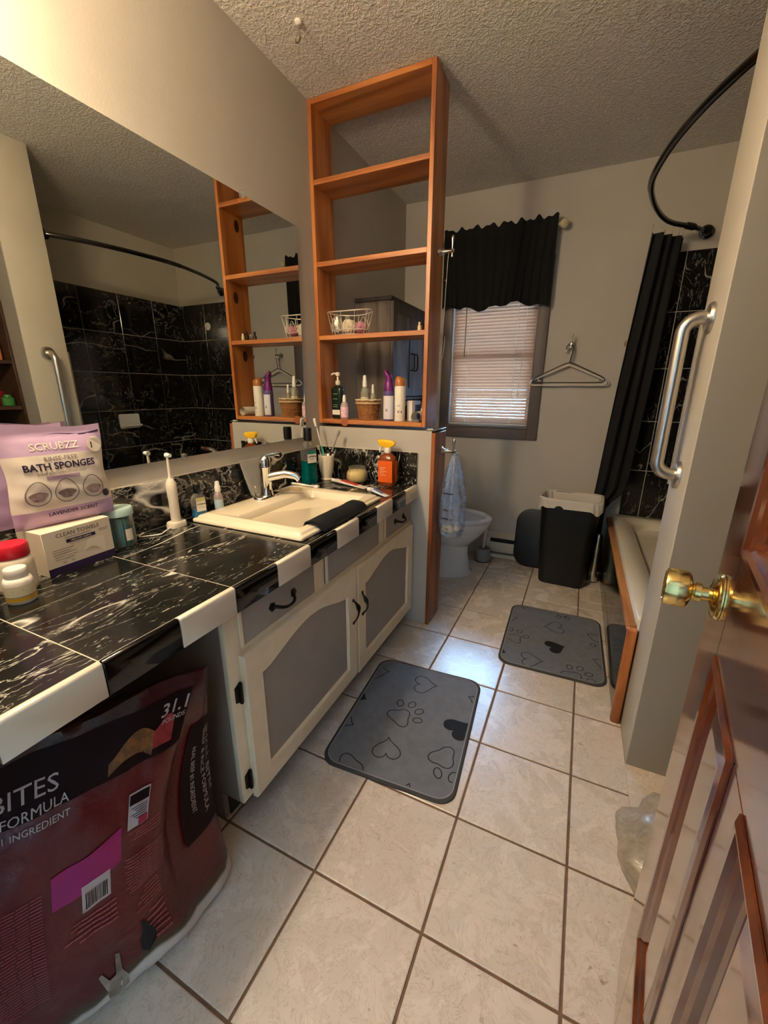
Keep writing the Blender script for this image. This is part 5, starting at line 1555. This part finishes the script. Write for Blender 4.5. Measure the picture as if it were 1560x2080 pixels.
for x in range(-4, 5):
    b = .052 * math.sqrt(max(.05, 1 - (x * .02 / .095) ** 2))
    MB().tube([(x * .02, -b, .004), (x * .02, b, .004)], .0012, 5).build('base_wire', m_wire, wbk)
def lump(name, label, cat, loc, r, sc, mt, seed, amp=.18, fr=3.):
    mb = MB().sphere((0, 0, r * sc[2]), r, 26, 16, sc)
    mb.v = [tuple(Vector((p[0], p[1], p[2] - r * sc[2])) * (1 + amp * mnoise.noise(Vector((p[0] / r * fr, p[1] / r * fr, p[2] / r * fr + seed))))) for p in mb.v]
    lo = min(p[2] for p in mb.v)
    mb.v = [(p[0], p[1], p[2] - lo) for p in mb.v]
    o = tag(mb.build(name, mt, None, ang=70), label, cat); o.location = loc
    return o
lump('bath_puff', 'pink netted bath puff at the right in the wire basket', 'bath puff', (.212, .082, Z3 + .0065), .030, (1, .9, .9), M('pink_net', S(196, 128, 142), .8, bump=.8, bscale=90), 1., .35, 6)
lump('bath_puff', 'cream netted sponge in the middle of the wire basket', 'bath puff', (.142, .088, Z3 + .0065), .036, (1.1, .9, .95), M('cream_net', S(222, 206, 176), .85, bump=.8, bscale=70, var=.2, vscale=50), 5., .30, 5)
lump('crumpled_packet', 'crumpled shiny clear packet at the left in the wire basket', 'packet', (.082, .072, Z3 + .0065), .030, (.85, .7, 1.4), M('shiny_foil', S(206, 200, 186), .15, metal=.5, bump=.9, bscale=60), 9., .45, 4)
for i, (x, y, h, r, c, lab) in enumerate(((.533, .050, .040, .0085, S(206, 190, 140), 'tiny gold vial nearest the front on the third shelf'), (.548, .098, .058, .0105, S(46, 34, 28), 'small dark dropper bottle on the third shelf'), (.516, .128, .058, .0105, S(60, 40, 30), 'small brown dropper bottle furthest back on the third shelf'), (.556, .140, .048, .0100, S(170, 164, 140), 'small pale bottle in the back corner of the third shelf'))):
    v = thing('vial', lab, 'bottle', (x, y, Z3))
    lp(v, 'bottle_body', [(r * .95, 0), (r, .002), (r, h * .6), (r * .5, h * .7)], M('vial_glass_%d' % i, c, .2), 16, ang=50)
    lp(v, 'cap', [(r * .55, h * .69), (r * .6, h * .71), (r * .55, h)], m_blackcap if i in (1, 2) else m_offwhite, 14, ang=50)

# ================================================================== CLOSET SHELVES (seen in the mirror)
cs_ = thing('closet_shelving', 'dark wooden shelves inside the closet recess, seen in the mirror', 'shelf', (1.82, -.93, 0))
CSL = (1.82, -.93, 0)
m_cshelf = wood('dark_closet_wood', S(36, 22, 16), S(56, 36, 26), S(70, 46, 34), 'y')
MB().box(1.66, NX - .001, SY0 - .017, SY0 - .0045, .001, 1.99).build('side_panel', m_cshelf, cs_, world=CSL, bevel=.001)
for z in (.80, 1.12, 1.365, 1.655):
    MB().box(1.665, NX - .001, NY + .001, SY0 - .018, z - .02, z).build('shelf_board', m_cshelf, cs_, world=CSL, bevel=.001)
for i, (x, y, z, r, h, c, lab) in enumerate((
        (1.72, -.582, 1.366, .020, .150, S(206, 120, 84), 'slim coral bottle on the closet shelf, nearest the opening'), (1.735, -.632, 1.366, .022, .165, S(196, 100, 60), 'taller orange bottle on the closet shelf'),
        (1.79, -.575, 1.366, .020, .120, S(150, 60, 40), 'short rust coloured bottle at the back of the closet shelf'), (1.73, -.69, 1.366, .026, .13, S(216, 196, 186), 'pale bottle on the closet shelf left of the orange ones'),
        (1.715, -.585, 1.121, .030, .060, S(60, 120, 60), 'low green jar on the lower closet shelf'), (1.80, -.598, 1.121, .040, .105, S(130, 28, 40), 'dark red jar behind the green one on the lower closet shelf'),
        (1.74, -.60, 1.656, .040, .12, S(30, 50, 130), 'blue tub on the upper closet shelf'))):
    v = thing('closet_bottle', lab, 'bottle', (x, y, z))
    lp(v, 'bottle_body', [(r * .95, 0), (r, .003), (r, h * .7), (r * .6, h * .78)], M('closet_plastic_%d' % i, c, .35), 20, ang=50)
    lp(v, 'cap', [(r * .62, h * .77), (r * .66, h * .79), (r * .6, h)], M('closet_cap_%d' % i, tuple(q * .8 for q in c[:3]) + (1,), .35), 18, ang=50)
wc2 = tag(MB().box(-.05, .05, -.045, .045, 0, .10).build('small_carton', m_paper, None, bevel=.001), 'white carton on the lower closet shelf, seen in the mirror', 'carton')
wc2.location = (1.735, -.70, 1.121)

# ================================================================== DOG FOOD BAG under the counter
dg = thing('pet_food_bag', 'large dark red bag of dog food slumped under the counter', 'bag', (.47, -1.62, 0))
DGL = (.47, -1.62, 0)
BA = Vector((.608, -1.458, 0)); bdir = Vector((-.42, -.9075, 0)).normalized(); bback = Vector((-bdir.y * -1, -bdir.x, 0))
bback = Vector((bdir.y, -bdir.x, 0))            # pointing into the knee space
if bback.x > 0: bback = -bback
BWD, BHT, BDP = .44, .625, .225
def depth(t): return BDP * (1 - .93 * max(0, (t - .12) / .88) ** 1.15) * (1 if t > .05 else .9 + 2 * t)
def lean(t): return .080 * t
def wrk(a, b, c): return .0075 * mnoise.noise(Vector((a * 5, b * 6, c))) + .0035 * mnoise.noise(Vector((a * 14, b * 11, c + 3)))
def front(s, z):
    """s: metres from the right edge, z: height"""
    t = min(1, max(0, z / BHT)); u = min(1, max(0, s / BWD))
    bul = .045 * math.sin(PI * min(1, u * .98 + .01)) ** .6 * math.sin(PI * min(1, .12 + t * .9)) ** .8
    foot = .035 * (1 - min(1, t / .12)) ** 2
    edge = .035 * (1 - min(1, u / .10)) ** 2 * math.sin(PI * min(1, t + .05)) + .03 * (1 - min(1, (1 - u) / .1)) ** 2
    slide = -.080 * t + .075 * math.sin(PI * min(1, t * 1.05)) * (1 - u) ** 2
    p = BA + bdir * (s + slide) + bback * (lean(t) - bul + foot + edge + wrk(s * 2.4, z * 2, 1.) * min(1, 8 * u))
    return Vector((p.x, p.y, z + .010 * math.sin(u * 9) * (t > .97)))
def gusset(w, z, side=0):
    """w 0..1 from front edge to back edge; side 0 right, 1 left"""
    t = min(1, max(0, z / BHT))
    f = front(0 if side == 0 else BWD, z)
    d = depth(t)
    out = (.055 * math.sin(PI * min(1, t * 1.05)) + .080 * (1 - t) + .012) * math.sin(PI * w ** .7)
    sgn = -1 if side == 0 else 1
    p = f + bback * (d * w) + bdir * (sgn * out) + bdir * (sgn * .8 * wrk(w * 2, z * 2.5, 7. + side) * math.sin(PI * w))
    return Vector((p.x, p.y, z))
def backp(s, z):
    t = min(1, max(0, z / BHT))
    u = s / BWD
    q = gusset(1, z, 0).lerp(gusset(1, z, 1), u)
    return q + bback * (.03 * math.sin(PI * u) * math.sin(PI * min(1, t)))
NFR, NGU = 40, 12
rings = []
for k in range(45):
    t = k / 44; z = BHT * t + .0006
    ring = [front(BWD * i / NFR, z) for i in range(NFR)] + [gusset(i / NGU, z, 1) for i in range(NGU)] + [backp(BWD * (1 - i / NFR), z) for i in range(NFR)] + [gusset(1 - i / NGU, z, 0) for i in range(NGU)]
    if k == 0: c = sum(ring, Vector()) / len(ring); ring = [p.lerp(c, .10) for p in ring]
    rings.append([tuple(p) for p in ring])
def bag_mat():
    t = NT('dark_red_printed_bag')
    tc = t.n('ShaderNodeTexCoord'); sp_ = t.n('ShaderNodeSeparateXYZ'); t.l(tc.outputs['Object'], sp_.inputs[0])
    n = t.noise(tc.outputs['Object'], 5, 3, .5)
    ad = t.n('ShaderNodeMath', operation='MULTIPLY_ADD'); ad.inputs[1].default_value = .07; t.l(n, ad.inputs[0]); t.l(sp_.outputs[2], ad.inputs[2])
    c = t.ramp(ad.outputs[0], [(.100, S(206, 196, 186)), (.108, S(60, 58, 34)), (.135, S(84, 20, 20)), (.20, S(88, 7, 14)), (.5, S(90, 7, 14)), (.60, S(50, 6, 9))])
    t.l(c, t.b.inputs['Base Color'])
    t.b.inputs['Roughness'].default_value = .36
    t.bump(t.noise(tc.outputs['Object'], 16, 4, .6, .6), .35, .010)
    return t.m
MB().loft(rings, True, True).build('bag_film', bag_mat(), dg, world=DGL, ang=80)
def FP(off=.0022):
    def f(s, z):
        a = front(s, z); b = front(s + .004, z); c = front(s, z + .004)
        nn = (c - a).cross(b - a)
        if nn.dot(Vector((1, -.4, 0))) < 0: nn = -nn
        nn.normalize()
        q = a + nn * off
        return (q.x - DGL[0], q.y - DGL[1], q.z)
    return f
def GP(off=.0025):
    def f(w, z):
        a = gusset(w, z); b = gusset(w + .02, z); c = gusset(w, z + .004)
        nn = (b - a).cross(c - a)
        if nn.dot(Vector((.6, .8, 0))) < 0: nn = -nn
        nn.normalize()
        q = a + nn * off
        return (q.x - DGL[0], q.y - DGL[1], q.z)
    return f
fp1, fp2, fp3 = FP(.0022), FP(.0030), FP(.0038)
# on the front, text runs away from the right edge: s grows to the left of the reader
def ftxt(s, size, sc, z, mt, bold=0., align='CENTER', flip=False):
    k = -1 if not flip else 1
    return lettering(s, size, (lambda x, y: fp3(sc - x, z + y)) if not flip else (lambda x, y: fp3(sc + x, z - y)), mt, dg, bold, align)
def patch(s0, s1, z0, z1, mt, nm, f=fp1, n=10, m=6): return MB().grid(lambda u, v: f(lerp(s0, s1, u), lerp(z0, z1, v)), n, m).build(nm, mt, dg, ang=80, flipfix=False)
m_bagdark = M('near_black_print', S(26, 6, 8), .6)
m_bagdark.node_tree.nodes['Principled BSDF'].inputs['Specular IOR Level'].default_value = .15
m_bagtext = M('pale_bag_print', S(176, 158, 154), .4)
m_bagdim = M('dull_pink_print', S(150, 70, 72), .4)
patch(.02, .40, .50, .60, m_bagdark, 'dark_panel', n=20)
MB().grid(lambda u, v: fp2(lerp(.085, .17, u), lerp(.505 + .02 * math.sin(u * 3), .545 + .02 * math.sin(u * 4), v)), 10, 4).build('kibble_picture', M('kibble_print', S(120, 76, 40), .4, var=.5, vscale=70), dg, flipfix=False)
MB().grid(lambda u, v: fp2(lerp(.045, .09, u), lerp(.515, .555 + .01 * math.sin(u * 5), v)), 6, 4).build('meat_picture', M('meat_print', S(140, 40, 40), .4, var=.3, vscale=60), dg, flipfix=False)
ftxt('31.1', .036, .048, .575, m_bagtext, .012); ftxt('POUNDS', .012, .048, .553, m_bagtext, .012)
ftxt('SMALL BITES', .042, .365, .540, m_bagtext); ftxt('BEEF & RICE FORMULA', .022, .345, .508, m_bagtext); ftxt('REAL BEEF #1 INGREDIENT', .0155, .325, .484, m_bagtext, .004)
patch(.075, .122, .385, .450, m_bagtext, 'white_panel'); patch(.077, .120, .428, .447, m_bagdark, 'dark_heading', fp2, 4, 2); patch(.077, .098, .386, .400, M('magenta_print', S(150, 20, 60), .4), 'magenta_patch', fp2, 4, 2)
sm = []
for k in range(6):
    z = .421 - k * .0042
    sm.append([(.080, z), (.080 + .036 - (k % 3) * .006, z), (.080 + .036 - (k % 3) * .006, z + .0014), (.080, z + .0014)])
shapes(sm, fp3, 'small_print', m_bagdark, dg)['kind'] = 'stuff'
MB().grid(lambda u, v: fp1(lerp(.135, .265, u), lerp(.335 - .012 * u, .400 - .02 * u, v)), 10, 6).build('magenta_sticker', M('magenta_sticker_print', S(150, 14, 90), .35), dg, ang=80, flipfix=False)
patch(.160, .215, .288, .340, m_bagtext, 'barcode_panel', fp2, 6, 6)
x = .166
while x < .208:
    w_ = rnd.choice((.0008, .0012, .0022)); MB().grid(lambda u, v: fp3(lerp(x, x + w_, u), lerp(.294, .326, v)), 1, 4).build('bar', m_ink, dg, flipfix=False); x += w_ + rnd.choice((.0010, .0016))
def block(s0, s1, z0, z1, step, mt, jit=.3):
    q = []
    z = z1
    while z > z0:
        e = s0 + (s1 - s0) * (1 - jit * rnd.random())
        n_ = 6
        for k in range(n_):
            a, b = lerp(s0, e, k / n_), lerp(s0, e, (k + .9) / n_)
            q.append([(a, z), (b, z), (b, z + step * .30), (a, z + step * .30)])
        z -= step
    shapes(q, fp1, 'small_print', mt, dg)['kind'] = 'stuff'
block(.030, .130, .255, .325, .0060, m_bagdim, .1); block(.040, .125, .355, .375, .0060, m_bagdim); block(.05, .12, .205, .245, .007, m_bagdim, .6); block(.05, .14, .10, .185, .016, m_bagdim, .7)
block(.28, .42, .16, .36, .0060, m_bagdim, .15); block(.15, .255, .225, .27, .009, m_bagdim, .3)
# upside-down picture of two dogs near the foot of the bag
def blob(c, pts, mt, nm): shapes([[(c[0] + a, c[1] + b) for a, b in pts]], fp2, nm, mt, dg)
blob((.105, .125), [(-.016, -.02), (-.02, .0), (-.012, .03), (-.004, .055), (.003, .058), (.004, .03), (.012, .012), (.016, -.02), (.004, -.034)], m_ink, 'black_dog_picture')
blob((.175, .085), [(-.018, -.03), (-.02, -.005), (-.012, .02), (-.014, .060), (-.006, .066), (0, .02), (.012, .018), (.022, .045), (.029, .042), (.020, -.004), (.02, -.03), (0, -.045)], M('collie_print', S(136, 124, 108), .4, var=.5, vscale=40), 'collie_picture')
# gusset print, reading downwards
def gtxt(s, size, w0, z0, mt, bold=0.): return lettering(s, size, lambda x, y: GP(.0035)(w0 + y / .40, z0 - x), mt, dg, bold, 'LEFT')
MB().grid(lambda u, v: GP(.0020)(lerp(.03, .33, v), lerp(.20, .50, u)), 16, 8).build('dark_panel', m_bagdark, dg, ang=80, flipfix=False)
gtxt('SMALL BITES', .036, .260, .475, m_bagtext); gtxt('BEEF & RICE FORMULA', .023, .175, .47, m_bagtext); gtxt('REAL BEEF #1 INGREDIENT', .0145, .085, .44, m_bagtext)
